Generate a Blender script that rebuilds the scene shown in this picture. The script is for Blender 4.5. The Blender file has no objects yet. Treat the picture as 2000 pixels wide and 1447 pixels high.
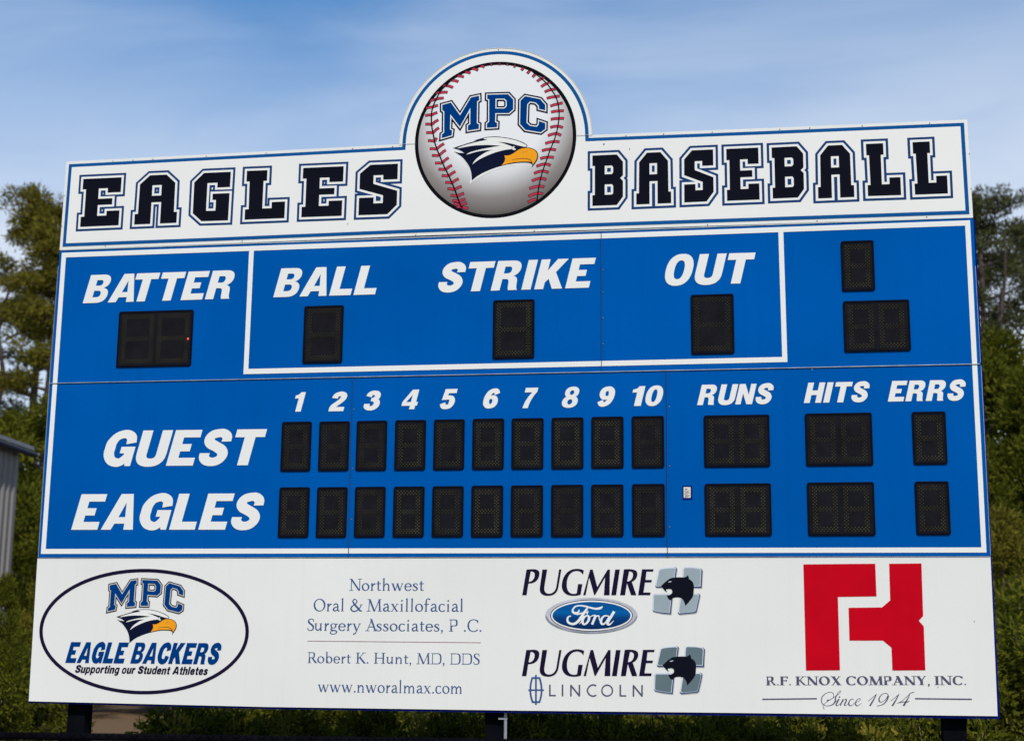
import bpy, math, random, re
from math import radians, sin, cos, pi
from mathutils import Vector, Matrix
from mathutils.geometry import delaunay_2d_cdt

random.seed(7)
scene = bpy.context.scene
COL = scene.collection

# ------------------------------------------------------------------ camera
DZ = -0.704                                   # puts the ground at z = 0
RW = Vector((1.7580008, 0.1347042, 0.1249511))
ROT = Matrix.Rotation(RW.length, 3, RW.normalized())
CAMPOS = Vector((2.3176413, -13.0024500, 2.3242921 + DZ))
FPX = 2912.36                                 # focal length in photo pixels
cam_data = bpy.data.cameras.new('camera')
cam = bpy.data.objects.new('camera', cam_data)
COL.objects.link(cam)
cam.matrix_world = Matrix.Translation(CAMPOS) @ ROT.to_4x4()
cam_data.sensor_width = 36.0
cam_data.lens = FPX / 2000.0 * 36.0
cam_data.clip_start = 0.1
cam_data.clip_end = 3000
cam_data.dof.use_dof = True
cam_data.dof.focus_distance = 13.3
cam_data.dof.aperture_fstop = 1.7
scene.camera = cam

# ------------------------------------------------------------------ world
SUN_EL, SUN_AZ = radians(47), radians(156)    # azimuth measured clockwise from +Y
world = bpy.data.worlds.new('World')
scene.world = world
world.use_nodes = True
nt = world.node_tree
nt.nodes.clear()
N = nt.nodes.new
out = N('ShaderNodeOutputWorld'); bg = N('ShaderNodeBackground')
sky = N('ShaderNodeTexSky'); sky.sky_type = 'NISHITA'; sky.sun_disc = False
sky.sun_elevation = SUN_EL; sky.sun_rotation = SUN_AZ
sky.air_density = 1.0; sky.dust_density = 0.6; sky.ozone_density = 2.2
tc = N('ShaderNodeTexCoord')
L = nt.links.new
def NZ(scale, loc, rot, nscale, det, dist_):
    mp = N('ShaderNodeMapping'); mp.inputs['Scale'].default_value = scale; mp.inputs['Rotation'].default_value = rot; mp.inputs['Location'].default_value = loc
    n = N('ShaderNodeTexNoise'); n.inputs['Scale'].default_value = nscale; n.inputs['Detail'].default_value = det
    n.inputs['Roughness'].default_value = 0.5; n.inputs['Distortion'].default_value = dist_
    L(tc.outputs['Generated'], mp.inputs['Vector']); L(mp.outputs['Vector'], n.inputs['Vector'])
    return n
# thin high cloud, soft and streaky, over a pale hazy band near the horizon
cl = NZ((1.0, 1.0, 3.2), (0.35, 0.2, 0.6), (0.2, 0.45, 0.3), 2.4, 7, 0.5)
cr = N('ShaderNodeMapRange'); cr.inputs['From Min'].default_value = 0.38; cr.inputs['From Max'].default_value = 0.72; cr.inputs['To Max'].default_value = 0.36
cr.interpolation_type = 'SMOOTHSTEP'
L(cl.outputs['Fac'], cr.inputs['Value'])
sep = N('ShaderNodeSeparateXYZ'); L(tc.outputs['Generated'], sep.inputs[0])
hz = N('ShaderNodeMapRange'); hz.inputs['From Min'].default_value = 0.44; hz.inputs['From Max'].default_value = 0.25; hz.inputs['To Min'].default_value = 0.0; hz.inputs['To Max'].default_value = 0.86
L(sep.outputs['Z'], hz.inputs['Value'])
ad = N('ShaderNodeMath'); ad.operation = 'ADD'; ad.use_clamp = True; L(cr.outputs['Result'], ad.inputs[0]); L(hz.outputs['Result'], ad.inputs[1])
mx = N('ShaderNodeMix'); mx.data_type = 'RGBA'; mx.inputs['B'].default_value = (5.3, 6.0, 7.1, 1)
hs = N('ShaderNodeHueSaturation'); hs.inputs['Saturation'].default_value = 1.55; hs.inputs['Value'].default_value = 1.12
L(sky.outputs['Color'], hs.inputs['Color']); L(hs.outputs['Color'], mx.inputs['A']); L(ad.outputs[0], mx.inputs['Factor'])
L(mx.outputs['Result'], bg.inputs['Color']); L(bg.outputs['Background'], out.inputs['Surface'])
bg.inputs['Strength'].default_value = 0.13

# ------------------------------------------------------------------ sun
sd = bpy.data.lights.new('sun', 'SUN'); sd.energy = 3.7; sd.angle = radians(0.55); sd.color = (1.0, 0.95, 0.88)
sun = bpy.data.objects.new('sun', sd); COL.objects.link(sun)
sdir = Vector((sin(SUN_AZ) * cos(SUN_EL), cos(SUN_AZ) * cos(SUN_EL), sin(SUN_EL)))
sun.rotation_euler = sdir.to_track_quat('Z', 'Y').to_euler()
sun.location = (8, -20, 18)
scene.view_settings.view_transform = 'Standard'
scene.view_settings.look = 'None'
scene.view_settings.gamma = 1.0
scene.view_settings.use_curve_mapping = False
scene.view_settings.exposure = -0.04

# ------------------------------------------------------------------ helpers
def ray(px, py):
    q = Vector(((px - 1000.0) / FPX, -(py - 723.5) / FPX, -1.0))
    return (ROT @ q).normalized()

def P(px, py):
    """photo pixel -> (u, v) on the front of the board (the plane y = 0)"""
    d = ray(px, py); t = -CAMPOS.y / d.y
    w = CAMPOS + d * t
    return (w.x, w.z)

def at(px, py, dist):
    """photo pixel -> world point at a horizontal distance from the camera"""
    d = ray(px, py); t = dist / math.hypot(d.x, d.y)
    return CAMPOS + d * t

def Z(ox, oy, s):
    """pixel of an enlarged crop -> board"""
    return lambda p: P(ox + p[0] / s, oy + p[1] / s)

def srgb(r, g, b):
    f = lambda c: ((c / 255 + 0.055) / 1.055) ** 2.4 if c > 10 else c / 255 / 12.92
    return (f(r), f(g), f(b), 1)

def tag(o, label=None, cat=None, group=None, kind=None):
    if label: o['label'] = label
    if cat: o['category'] = cat
    if group: o['group'] = group
    if kind: o['kind'] = kind
    return o

def link(name, me, parent=None, mats=()):
    o = bpy.data.objects.new(name, me)
    COL.objects.link(o)
    if parent is not None: o.parent = parent
    for m in mats: me.materials.append(m)
    return o

def empty(name, loc=(0, 0, 0)):
    o = bpy.data.objects.new(name, None); COL.objects.link(o); o.location = loc
    o.empty_display_size = 0.2
    return o

def material(name, color, rough=0.5, metallic=0.0, var=0.06, vscale=3.0, bump=0.0, bscale=20.0, spec=0.5, emit=None,
             streak=0.0, coord='Object', fine=0.0):
    m = bpy.data.materials.new(name); m.use_nodes = True
    t = m.node_tree; b = t.nodes['Principled BSDF']
    b.inputs['Roughness'].default_value = rough; b.inputs['Metallic'].default_value = metallic
    b.inputs['Specular IOR Level'].default_value = spec
    c = t.nodes.new('ShaderNodeTexCoord')
    n = t.nodes.new('ShaderNodeTexNoise'); n.inputs['Scale'].default_value = vscale; n.inputs['Detail'].default_value = 6
    t.links.new(c.outputs[coord], n.inputs['Vector'])
    mr = t.nodes.new('ShaderNodeMapRange'); mr.inputs['To Min'].default_value = 1 - var; mr.inputs['To Max'].default_value = 1 + var
    mr.inputs['From Min'].default_value = 0.3; mr.inputs['From Max'].default_value = 0.7
    t.links.new(n.outputs['Fac'], mr.inputs['Value'])
    last = mr.outputs['Result']
    if streak:
        mpp = t.nodes.new('ShaderNodeMapping'); mpp.inputs['Scale'].default_value = (9, 9, 0.55)
        n3 = t.nodes.new('ShaderNodeTexNoise'); n3.inputs['Scale'].default_value = 1.6; n3.inputs['Detail'].default_value = 5
        t.links.new(c.outputs[coord], mpp.inputs['Vector']); t.links.new(mpp.outputs['Vector'], n3.inputs['Vector'])
        m3 = t.nodes.new('ShaderNodeMapRange'); m3.inputs['From Min'].default_value = 0.52; m3.inputs['From Max'].default_value = 0.8
        m3.inputs['To Min'].default_value = 1; m3.inputs['To Max'].default_value = 1 - streak
        t.links.new(n3.outputs['Fac'], m3.inputs['Value'])
        mm = t.nodes.new('ShaderNodeMath'); mm.operation = 'MULTIPLY'
        t.links.new(last, mm.inputs[0]); t.links.new(m3.outputs['Result'], mm.inputs[1]); last = mm.outputs[0]
    if fine:
        n4 = t.nodes.new('ShaderNodeTexNoise'); n4.inputs['Scale'].default_value = 55; n4.inputs['Detail'].default_value = 3
        t.links.new(c.outputs[coord], n4.inputs['Vector'])
        m4 = t.nodes.new('ShaderNodeMapRange'); m4.inputs['From Min'].default_value = 0.3; m4.inputs['From Max'].default_value = 0.7
        m4.inputs['To Min'].default_value = 1 - fine; m4.inputs['To Max'].default_value = 1 + fine
        t.links.new(n4.outputs['Fac'], m4.inputs['Value'])
        mm = t.nodes.new('ShaderNodeMath'); mm.operation = 'MULTIPLY'
        t.links.new(last, mm.inputs[0]); t.links.new(m4.outputs['Result'], mm.inputs[1]); last = mm.outputs[0]
    vm = t.nodes.new('ShaderNodeVectorMath'); vm.operation = 'SCALE'
    vm.inputs[0].default_value = color[:3]
    t.links.new(last, vm.inputs['Scale'])
    t.links.new(vm.outputs[0], b.inputs['Base Color'])
    if bump:
        n2 = t.nodes.new('ShaderNodeTexNoise'); n2.inputs['Scale'].default_value = bscale; n2.inputs['Detail'].default_value = 4
        t.links.new(c.outputs[coord], n2.inputs['Vector'])
        bp = t.nodes.new('ShaderNodeBump'); bp.inputs['Strength'].default_value = bump; bp.inputs['Distance'].default_value = 0.02
        t.links.new(n2.outputs['Fac'], bp.inputs['Height']); t.links.new(bp.outputs['Normal'], b.inputs['Normal'])
    if emit:
        b.inputs['Emission Color'].default_value = emit; b.inputs['Emission Strength'].default_value = 3
    return m

M = {}
M['blue'] = material('blue_panel_paint', (0.000, 0.088, 0.355), 0.5, var=0.09, vscale=0.55, bump=0.05, bscale=2.2, streak=0.06, fine=0.03, spec=0.0)
M['stripe_blue'] = material('stripe_blue_vinyl', (0.006, 0.085, 0.27), 0.5, var=0.05, vscale=1, spec=0.0)
M['outline_blue'] = material('outline_blue_vinyl', (0.013, 0.048, 0.15), 0.5, var=0.05, spec=0.0)
M['navy'] = material('cabinet_dark_blue', (0.003, 0.009, 0.13), 0.5, var=0.15, vscale=5, spec=0.0)
M['white'] = material('white_panel_paint', (0.765, 0.748, 0.695), 0.45, var=0.035, vscale=0.6, bump=0.05, bscale=2.0, streak=0.03, fine=0.012, spec=0.2)
M['wvinyl'] = material('white_vinyl', (0.795, 0.777, 0.725), 0.45, var=0.02, vscale=1.2, spec=0.2)
M['black'] = material('black_vinyl', (0.0065, 0.0075, 0.0135), 0.55, var=0.1, spec=0.0)
M['ringblack'] = material('ring_black_vinyl', (0.006, 0.006, 0.008), 0.55, var=0.1, spec=0.0)
M['letterblue'] = material('royal_blue_vinyl', (0.000, 0.040, 0.185), 0.5, var=0.06, spec=0.0)
M['navyprint'] = material('navy_print', (0.006, 0.009, 0.027), 0.5, spec=0.0)
M['darkprint'] = material('dark_violet_print', (0.012, 0.008, 0.030), 0.5, spec=0.0)
M['tan'] = material('tan_print', (0.55, 0.50, 0.43), 0.5, spec=0.0)
M['orange'] = material('orange_print', (0.86, 0.34, 0.018), 0.45, spec=0.0)
M['brown'] = material('brown_print', (0.35, 0.13, 0.02), 0.5, spec=0.0)
M['stitch'] = material('red_stitch_print', (0.50, 0.038, 0.065), 0.5, spec=0.0)
M['stitchedge'] = material('stitch_edge_print', (0.035, 0.008, 0.03), 0.5, spec=0.0)
M['textblue'] = material('slate_blue_print', (0.045, 0.095, 0.23), 0.5, spec=0.0)
M['textgrey'] = material('slate_grey_print', (0.085, 0.085, 0.14), 0.5, spec=0.0)
M['maroon'] = material('maroon_print', (0.30, 0.10, 0.12), 0.5, spec=0.0)
M['red'] = material('red_print', (0.52, 0.003, 0.012), 0.45, var=0.08, spec=0.0)
M['fordblue'] = material('oval_blue_print', (0.006, 0.09, 0.30), 0.45, spec=0.0)
M['chrome'] = material('silver_print', (0.52, 0.52, 0.56), 0.45, var=0.25, vscale=6, spec=0.4)
M['chromedark'] = material('dark_silver_print', (0.27, 0.27, 0.33), 0.45, var=0.3, vscale=8, spec=0.4)
M['tile'] = material('grey_tile_print', (0.31, 0.37, 0.39), 0.5, spec=0.0)
M['tile2'] = material('green_grey_tile_print', (0.12, 0.165, 0.18), 0.5, spec=0.0)
M['tilelight'] = material('pale_tile_edge_print', (0.62, 0.66, 0.74), 0.5, spec=0.0)
M['tilemid'] = material('mid_tile_edge_print', (0.26, 0.31, 0.42), 0.5, spec=0.0)
M['tileedge'] = material('navy_tile_edge_print', (0.03, 0.045, 0.14), 0.5, spec=0.0)
M['shadowprint'] = material('soft_grey_print', (0.36, 0.37, 0.36), 0.5, spec=0.0)
M['alu'] = material('dull_aluminium', (0.42, 0.43, 0.43), 0.45, metallic=0.6, var=0.3, vscale=8)
M['alu_white'] = material('painted_edge_trim', (0.62, 0.62, 0.58), 0.5, var=0.15, vscale=6)
M['seam'] = material('dark_seam', (0.010, 0.05, 0.15), 0.7)
M['screw'] = material('screw_metal', (0.16, 0.15, 0.13), 0.5, metallic=0.4, var=0.4, vscale=30)
M['bezel'] = material('module_bezel', (0.006, 0.0065, 0.012), 0.6, var=0.15, spec=0.0)
M['face'] = material('module_face', (0.0115, 0.0115, 0.0140), 0.55, var=0.2, vscale=7, spec=0.0, fine=0.1)
M['led'] = material('unlit_led', (0.080, 0.070, 0.028), 0.6, var=0.45, vscale=9, spec=0.0)
_t = M['led'].node_tree; _oi = _t.nodes.new('ShaderNodeObjectInfo'); _m = _t.nodes.new('ShaderNodeMapRange')
_m.inputs['To Min'].default_value = 0.88; _m.inputs['To Max'].default_value = 1.1; _t.links.new(_oi.outputs['Random'], _m.inputs['Value'])
_b = _t.nodes['Principled BSDF']; _l = _b.inputs['Base Color'].links[0].from_socket; _v = _t.nodes.new('ShaderNodeVectorMath'); _v.operation = 'SCALE'
_t.links.new(_l, _v.inputs[0]); _t.links.new(_m.outputs['Result'], _v.inputs['Scale']); _w = _t.nodes.new('ShaderNodeVectorMath'); _w.operation = 'MULTIPLY'; _t.links.new(_v.outputs[0], _w.inputs[0]); _t.links.new(_oi.outputs['Color'], _w.inputs[1])
_t.links.new(_w.outputs[0], _b.inputs['Base Color'])
M['redled'] = material('lit_red_led', (0.8, 0.03, 0.02), 0.4, emit=(1, 0.05, 0.04, 1))
M['post'] = material('black_post_paint', (0.0045, 0.005, 0.007), 0.7, var=0.3, vscale=4, spec=0.0)
M['conduit'] = material('galvanised_conduit', (0.34, 0.35, 0.36), 0.5, metallic=0.3, var=0.2)
M['sticker'] = material('cream_sticker', (0.72, 0.66, 0.52), 0.5)

# --- 2D union / difference, gives a flat triangulated print
def ccw(p):
    a = sum(p[i][0] * p[(i + 1) % len(p)][1] - p[(i + 1) % len(p)][0] * p[i][1] for i in range(len(p)))
    return p if a > 0 else p[::-1]

def csg(shapes):
    vs, fs, sg = [], [], []
    for s, p in shapes:
        q = []
        for a in p:
            if not q or abs(a[0] - q[-1][0]) + abs(a[1] - q[-1][1]) > 1e-6: q.append((a[0], a[1]))
        if len(q) > 2 and abs(q[0][0] - q[-1][0]) + abs(q[0][1] - q[-1][1]) < 1e-6: q.pop()
        if len(q) < 3: continue
        q = ccw(q)
        b = len(vs)
        vs += [Vector(a) for a in q]; fs.append(list(range(b, b + len(q)))); sg.append(s)
    r = delaunay_2d_cdt(vs, [], fs, 0, 1e-7)
    ov, ofc, orig = r[0], r[2], r[5]
    tris = []
    def inside(c, f):
        k = False; n = len(f); j = n - 1
        for i in range(n):
            a, b = vs[f[i]], vs[f[j]]
            if (a.y > c.y) != (b.y > c.y) and c.x < (b.x - a.x) * (c.y - a.y) / (b.y - a.y) + a.x: k = not k
            j = i
        return k
    for f, og in zip(ofc, orig):
        if not og: continue
        c = (ov[f[0]] + ov[f[1]] + ov[f[2]]) / 3
        og = [i for i in og if inside(c, fs[i])]
        if not og or any(sg[i] < 0 for i in og): continue
        tris.append(f)
    return [(v.x, v.y) for v in ov], tris

def sheet(layers, name, parent, label=None):
    """layers: (shapes, material, height in mm in front of the board plane)"""
    V, F, MI, mats = [], [], [], []
    for shapes, m, h in layers:
        v, t = csg(shapes)
        used = {}
        if m not in mats: mats.append(m)
        k = mats.index(m)
        for f in t:
            g = []
            for i in f:
                if i not in used:
                    used[i] = len(V); V.append((v[i][0], -(1.4 + h * .3) / 1000.0, v[i][1]))
                g.append(used[i])
            F.append(g); MI.append(k)
    me = bpy.data.meshes.new(name)
    me.from_pydata(V, [], F)
    me.polygons.foreach_set('material_index', MI)
    me.update()
    o = link(name, me, parent, mats)
    if label: o['label'] = label
    return o

def map_shapes(shapes, f): return [(s, [f(p) for p in q]) for s, q in shapes]

def expand(poly, d):
    """edge quads and mitres to the OUTSIDE of a ccw polygon (d > 0)"""
    poly = ccw(poly); n = len(poly); out_ = []
    nr = []
    for i in range(n):
        a, b = Vector(poly[i]), Vector(poly[(i + 1) % n]); e = (b - a).normalized()
        nr.append(Vector((e.y, -e.x)))
    for i in range(n):
        a, b = Vector(poly[i]), Vector(poly[(i + 1) % n]); m_ = nr[i]
        out_.append((1, [tuple(a), tuple(a + m_ * d), tuple(b + m_ * d), tuple(b)]))
        n0 = nr[i - 1]
        cr_ = n0.x * m_.y - n0.y * m_.x
        if cr_ > 1e-4:
            h = (n0 + m_); h = h / h.length_squared * 2
            if h.length > 2.6: h = h.normalized() * 2.6
            out_.append((1, [tuple(a), tuple(a + n0 * d), tuple(a + h * d), tuple(a + m_ * d)]))
    return out_

def grow(polys, holes, d):
    """offset outwards by d: polys are solid, holes are holes"""
    S = [(1, p) for p in polys]
    T = []
    for p in polys: T += expand(p, d)
    # holes shrink: cut hole, then refill a rim inside it
    rim = []
    for h in holes:
        h = ccw(h); n = len(h)
        for i in range(n):
            a, b = Vector(h[i]), Vector(h[(i + 1) % n]); e = (b - a).normalized(); nn = Vector((-e.y, e.x))
            rim.append((1, [tuple(a), tuple(b), tuple(b + nn * d), tuple(a + nn * d)]))
    return S, T, rim

def off_layer(polys, holes, d):
    S, T, rim = grow(polys, holes, d)
    cut = []
    for h in holes:
        h = ccw(h); hv = [Vector(p) for p in h]; n = len(hv)
        new = []
        for i in range(n):
            e0 = (hv[i] - hv[i - 1]).normalized(); e1 = (hv[(i + 1) % n] - hv[i]).normalized()
            n0 = Vector((-e0.y, e0.x)); n1_ = Vector((-e1.y, e1.x)); k = n0 + n1_; k = k / max(k.length_squared, 1e-6) * 2
            new.append(tuple(hv[i] + k * d))
        w0 = min(max(p[0] for p in h) - min(p[0] for p in h), max(p[1] for p in h) - min(p[1] for p in h))
        if w0 > 2 * d * 1.02: cut.append((-1, new))
    return S + T + cut

def erode(poly, d):
    p = ccw(poly)[::-1]
    n = len(p); cuts = []
    nr = []
    for i in range(n):
        a, b = Vector(p[i]), Vector(p[(i + 1) % n]); e = (b - a).normalized(); nr.append(Vector((e.y, -e.x)))
    for i in range(n):
        a, b = Vector(p[i]), Vector(p[(i + 1) % n]); m_ = nr[i]
        cuts.append((-1, [tuple(a - m_ * 0.01), tuple(b - m_ * 0.01), tuple(b + m_ * d), tuple(a + m_ * d)]))
        n0 = nr[i - 1]
        if n0.x * m_.y - n0.y * m_.x > 1e-4:
            h = (n0 + m_); h = h / h.length_squared * 2
            cuts.append((-1, [tuple(a), tuple(a + n0 * d), tuple(a + h * d), tuple(a + m_ * d)]))
    return [(1, poly)] + cuts

# --- curves
def catmull(pts, n=8, closed=False):
    P_ = [Vector(p) for p in pts]; res = []
    m_ = len(P_)
    if m_ == 2 and not closed: return [tuple(p) for p in P_]
    rng = range(m_) if closed else range(m_ - 1)
    for i in rng:
        if closed: a, b, c, d = P_[i - 1], P_[i], P_[(i + 1) % m_], P_[(i + 2) % m_]
        else:
            b, c = P_[i], P_[i + 1]
            a = P_[i - 1] if i > 0 else b * 2 - c
            d = P_[i + 2] if i + 2 < m_ else c * 2 - b
        for k in range(n):
            t = k / n
            res.append(tuple(0.5 * ((2 * b) + (c - a) * t + (2 * a - 5 * b + 4 * c - d) * t * t + (3 * b - a - 3 * c + d) * t ** 3)))
    if not closed: res.append(tuple(P_[-1]))
    return res

def stroke(pts, w, n=6, closed=False, cap=False):
    """variable width stroke as a union of quads; w a number or one width per point"""
    if not isinstance(w, (list, tuple)): w = [w] * len(pts)
    p3 = catmull([(a[0], a[1], b) for a, b in zip(pts, w)], n, closed)
    if closed: p3 = p3 + [p3[0]]
    c = [Vector(p[:2]) for p in p3]; ww = [max(p[2], 1e-4) for p in p3]
    nrm = []
    for i in range(len(c)):
        if closed and i in (0, len(c) - 1): t = c[1] - c[-2]
        else: t = c[min(i + 1, len(c) - 1)] - c[max(i - 1, 0)]
        t = t.normalized() if t.length > 1e-9 else Vector((1, 0))
        nrm.append(Vector((-t.y, t.x)))
    S = []
    for i in range(len(c) - 1):
        a, b = c[i], c[i + 1]
        l0, r0, l1, r1 = a + nrm[i] * ww[i] / 2, a - nrm[i] * ww[i] / 2, b + nrm[i + 1] * ww[i + 1] / 2, b - nrm[i + 1] * ww[i + 1] / 2
        S.append((1, [tuple(l0), tuple(r0), tuple(r1)])); S.append((1, [tuple(l0), tuple(r1), tuple(l1)]))
    if cap:
        for a, r in ((c[0], ww[0] / 2), (c[-1], ww[-1] / 2)):
            S.append((1, [(a.x + r * cos(k * pi / 5), a.y + r * sin(k * pi / 5)) for k in range(10)]))
    return S

def path(s, n=7):
    """svg-like path (M L C Z) -> contours"""
    tk = re.findall(r'[MLCZ]|-?[0-9.]+', s); i = 0; cur = None; res = []; c = []; cmd = None
    def num():
        nonlocal i
        i += 1; return float(tk[i - 1])
    while i < len(tk):
        if tk[i] in 'MLCZ': cmd = tk[i]; i += 1
        if cmd == 'Z':
            if c: res.append(c)
            c = []; continue
        if cmd == 'M': c = [(num(), num())]; cmd = 'L'
        elif cmd == 'L': c.append((num(), num()))
        elif cmd == 'C':
            p0 = Vector(c[-1]); p1 = Vector((num(), num())); p2 = Vector((num(), num())); p3 = Vector((num(), num()))
            for k in range(1, n + 1):
                t = k / n
                c.append(tuple(p0 * (1 - t) ** 3 + 3 * p1 * t * (1 - t) ** 2 + 3 * p2 * t * t * (1 - t) + p3 * t ** 3))
    if c: res.append(c)
    return res

def solid(s, holes=''):
    r = [(1, c) for c in path(s)]
    if holes: r += [(-1, c) for c in path(holes)]
    return r

def sel(cx, cy, rx, ry, e=2.0, n=36, rot=0.0):
    pts = []
    for k in range(n):
        a = 2 * pi * k / n; x = abs(cos(a)) ** (2 / e) * (1 if cos(a) >= 0 else -1) * rx; y = abs(sin(a)) ** (2 / e) * (1 if sin(a) >= 0 else -1) * ry
        pts.append((cx + x * cos(rot) - y * sin(rot), cy + x * sin(rot) + y * cos(rot)))
    return pts

def rect(x0, y0, x1, y1): return [(x0, y0), (x1, y0), (x1, y1), (x0, y1)]

# ------------------------------------------------------------------ heavy sans
def heavy():
    G = {}
    def g(ch, w, s): G[ch] = (w, s)
    g('B', .90, solid('M0 0 L0 1 L.50 1 C.68 1 .78 .91 .78 .765 C.78 .64 .71 .56 .60 .53 C.74 .50 .81 .42 .81 .29 C.81 .10 .68 0 .46 0 Z',
                      'M.29 .61 L.42 .61 C.50 .61 .53 .65 .53 .715 C.53 .78 .49 .81 .42 .81 L.29 .81 Z M.29 .20 L.43 .20 C.52 .20 .55 .25 .55 .32 C.55 .39 .51 .43 .43 .43 L.29 .43 Z'))
    g('A', 1.02, solid('M0 0 L.285 0 L.345 .17 L.635 .17 L.655 0 L.93 0 L.66 1 L.31 1 Z', 'M.41 .35 L.605 .35 L.525 .76 Z'))
    g('T', .92, solid('M0 1 L.83 1 L.83 .78 L.57 .78 L.57 0 L.27 0 L.27 .78 L0 .78 Z'))
    g('E', .86, solid('M0 0 L.76 0 L.76 .22 L.29 .22 L.29 .40 L.56 .40 L.56 .605 L.29 .605 L.29 .79 L.75 .79 L.75 1 L0 1 Z'))
    g('R', 1.0, solid('M0 0 L0 1 L.52 1 C.72 1 .82 .90 .82 .745 C.82 .61 .74 .52 .63 .48 C.74 .45 .78 .39 .79 .27 C.80 .14 .81 .05 .86 0 L.565 0 C.53 .07 .53 .15 .52 .25 C.51 .36 .47 .38 .38 .38 L.29 .38 L.29 0 Z',
                      'M.29 .57 L.41 .57 C.50 .57 .53 .62 .53 .69 C.53 .77 .49 .80 .41 .80 L.29 .80 Z'))
    g('L', .83, solid('M0 0 L.73 0 L.73 .22 L.30 .22 L.30 1 L0 1 Z'))
    sp = [(.655, .665), (.645, .80), (.52, .895), (.385, .90), (.225, .85), (.165, .73), (.24, .61), (.42, .52), (.585, .42), (.65, .285), (.57, .15), (.405, .10), (.24, .135), (.145, .24), (.14, .345)]
    g('S', .87, stroke(sp, [.27, .25, .235, .235, .26, .28, .27, .26, .27, .28, .26, .235, .245, .27, .28], 6))
    g('I', .42, solid('M0 0 L.30 0 L.30 1 L0 1 Z'))
    g('K', 1.0, solid('M0 0 L0 1 L.29 1 L.29 .62 L.53 1 L.88 1 L.57 .56 L.90 0 L.57 0 L.385 .34 L.29 .22 L.29 0 Z'))
    g('O', .97, [(1, sel(.43, .5, .43, .525, 2.35)), (-1, sel(.43, .5, .155, .31, 2.4))])
    g('U', .93, solid('M0 1 L0 .34 C0 .10 .15 -.025 .425 -.025 C.70 -.025 .85 .10 .85 .34 L.85 1 L.56 1 L.56 .32 C.56 .24 .51 .205 .425 .205 C.34 .205 .29 .24 .29 .32 L.29 1 Z'))
    arc = [(.715, .64), (.68, .80), (.56, .893), (.43, .90), (.26, .83), (.155, .66), (.145, .5), (.155, .34), (.26, .17), (.43, .10)]
    aw = [.28, .27, .235, .235, .25, .29, .295, .29, .25, .235]
    g('G', .95, stroke(arc + [(.56, .125), (.66, .24)], aw + [.235, .22], 6) + solid('M.46 .36 L.46 .545 L.86 .545 L.86 0 L.70 0 L.665 .12 L.58 .25 L.585 .36 Z'))
    g('C', .93, stroke(arc + [(.58, .11), (.68, .21), (.71, .36)], aw + [.24, .27, .28], 6))
    g('H', .96, solid('M0 0 L0 1 L.29 1 L.29 .61 L.56 .61 L.56 1 L.85 1 L.85 0 L.56 0 L.56 .385 L.29 .385 L.29 0 Z'))
    g('N', .97, solid('M0 0 L0 1 L.29 1 L.58 .46 L.58 1 L.85 1 L.85 0 L.56 0 L.27 .54 L.27 0 Z'))
    g('P', .90, solid('M0 0 L0 1 L.50 1 C.72 1 .82 .88 .82 .70 C.82 .52 .70 .42 .50 .42 L.29 .42 L.29 0 Z', 'M.29 .61 L.41 .61 C.50 .61 .53 .65 .53 .71 C.53 .78 .49 .81 .41 .81 L.29 .81 Z'))
    g('1', .52, solid('M.21 0 L.21 .68 L0 .68 L0 .84 C.14 .85 .22 .90 .25 1 L.52 1 L.52 0 Z'))
    g('2', .72, stroke([(.145, .66), (.18, .80), (.36, .885), (.53, .82), (.55, .69), (.46, .53), (.30, .38), (.17, .24), (.13, .10)], [.28, .26, .23, .27, .29, .25, .24, .28, .27], 5) + [(1, rect(0, 0, .70, .215))])
    g('3', .70, stroke([(.14, .70), (.19, .835), (.35, .89), (.52, .82), (.53, .66), (.40, .555), (.28, .545)], [.27, .25, .22, .26, .27, .19, .17], 5) +
      stroke([(.28, .545), (.42, .53), (.575, .42), (.57, .24), (.44, .12), (.28, .11), (.15, .19), (.14, .33)], [.17, .19, .27, .29, .24, .22, .25, .27], 5))
    g('4', .80, solid('M.40 1 L.74 1 L.74 .37 L.84 .37 L.84 .18 L.74 .18 L.74 0 L.46 0 L.46 .18 L0 .18 L0 .385 Z', 'M.21 .37 L.46 .37 L.46 .74 Z'))
    g('5', .72, solid('M.10 1 L.70 1 L.70 .79 L.32 .79 L.31 .50 L.05 .44 Z') + stroke([(.20, .50), (.36, .575), (.52, .52), (.575, .36), (.52, .17), (.36, .105), (.20, .135), (.13, .29)], [.12, .20, .25, .29, .26, .22, .24, .27], 5))
    six = [(.60, .715), (.52, .865), (.37, .885), (.22, .77), (.145, .54), (.155, .28), (.25, .14), (.37, .105), (.52, .17), (.575, .33), (.52, .50), (.39, .565), (.27, .52), (.2, .44)]
    sw = [.26, .24, .22, .26, .28, .28, .25, .22, .26, .27, .24, .19, .14, .1]
    g('6', .72, stroke(six, sw, 5))
    g('9', .72, stroke([(.72 - x, 1 - y) for x, y in six], sw, 5))
    g('7', .70, solid('M0 1 L.72 1 L.72 .80 C.52 .58 .42 .30 .40 0 L.09 0 C.12 .30 .24 .56 .44 .775 L0 .775 Z'))
    g('8', .74, [(1, sel(.37, .745, .33, .28, 2.2)), (1, sel(.37, .275, .37, .30, 2.2)), (-1, sel(.37, .73, .10, .115)), (-1, sel(.37, .27, .115, .13))])
    g('0', .76, [(1, sel(.38, .5, .38, .52, 2.3)), (-1, sel(.38, .5, .115, .32, 2.4))])
    # lower case, medium bold
    w = .21
    g('o', .62, [(1, sel(.31, .36, .31, .38, 2.3)), (-1, sel(.31, .36, .12, .21, 2.3))])
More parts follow.
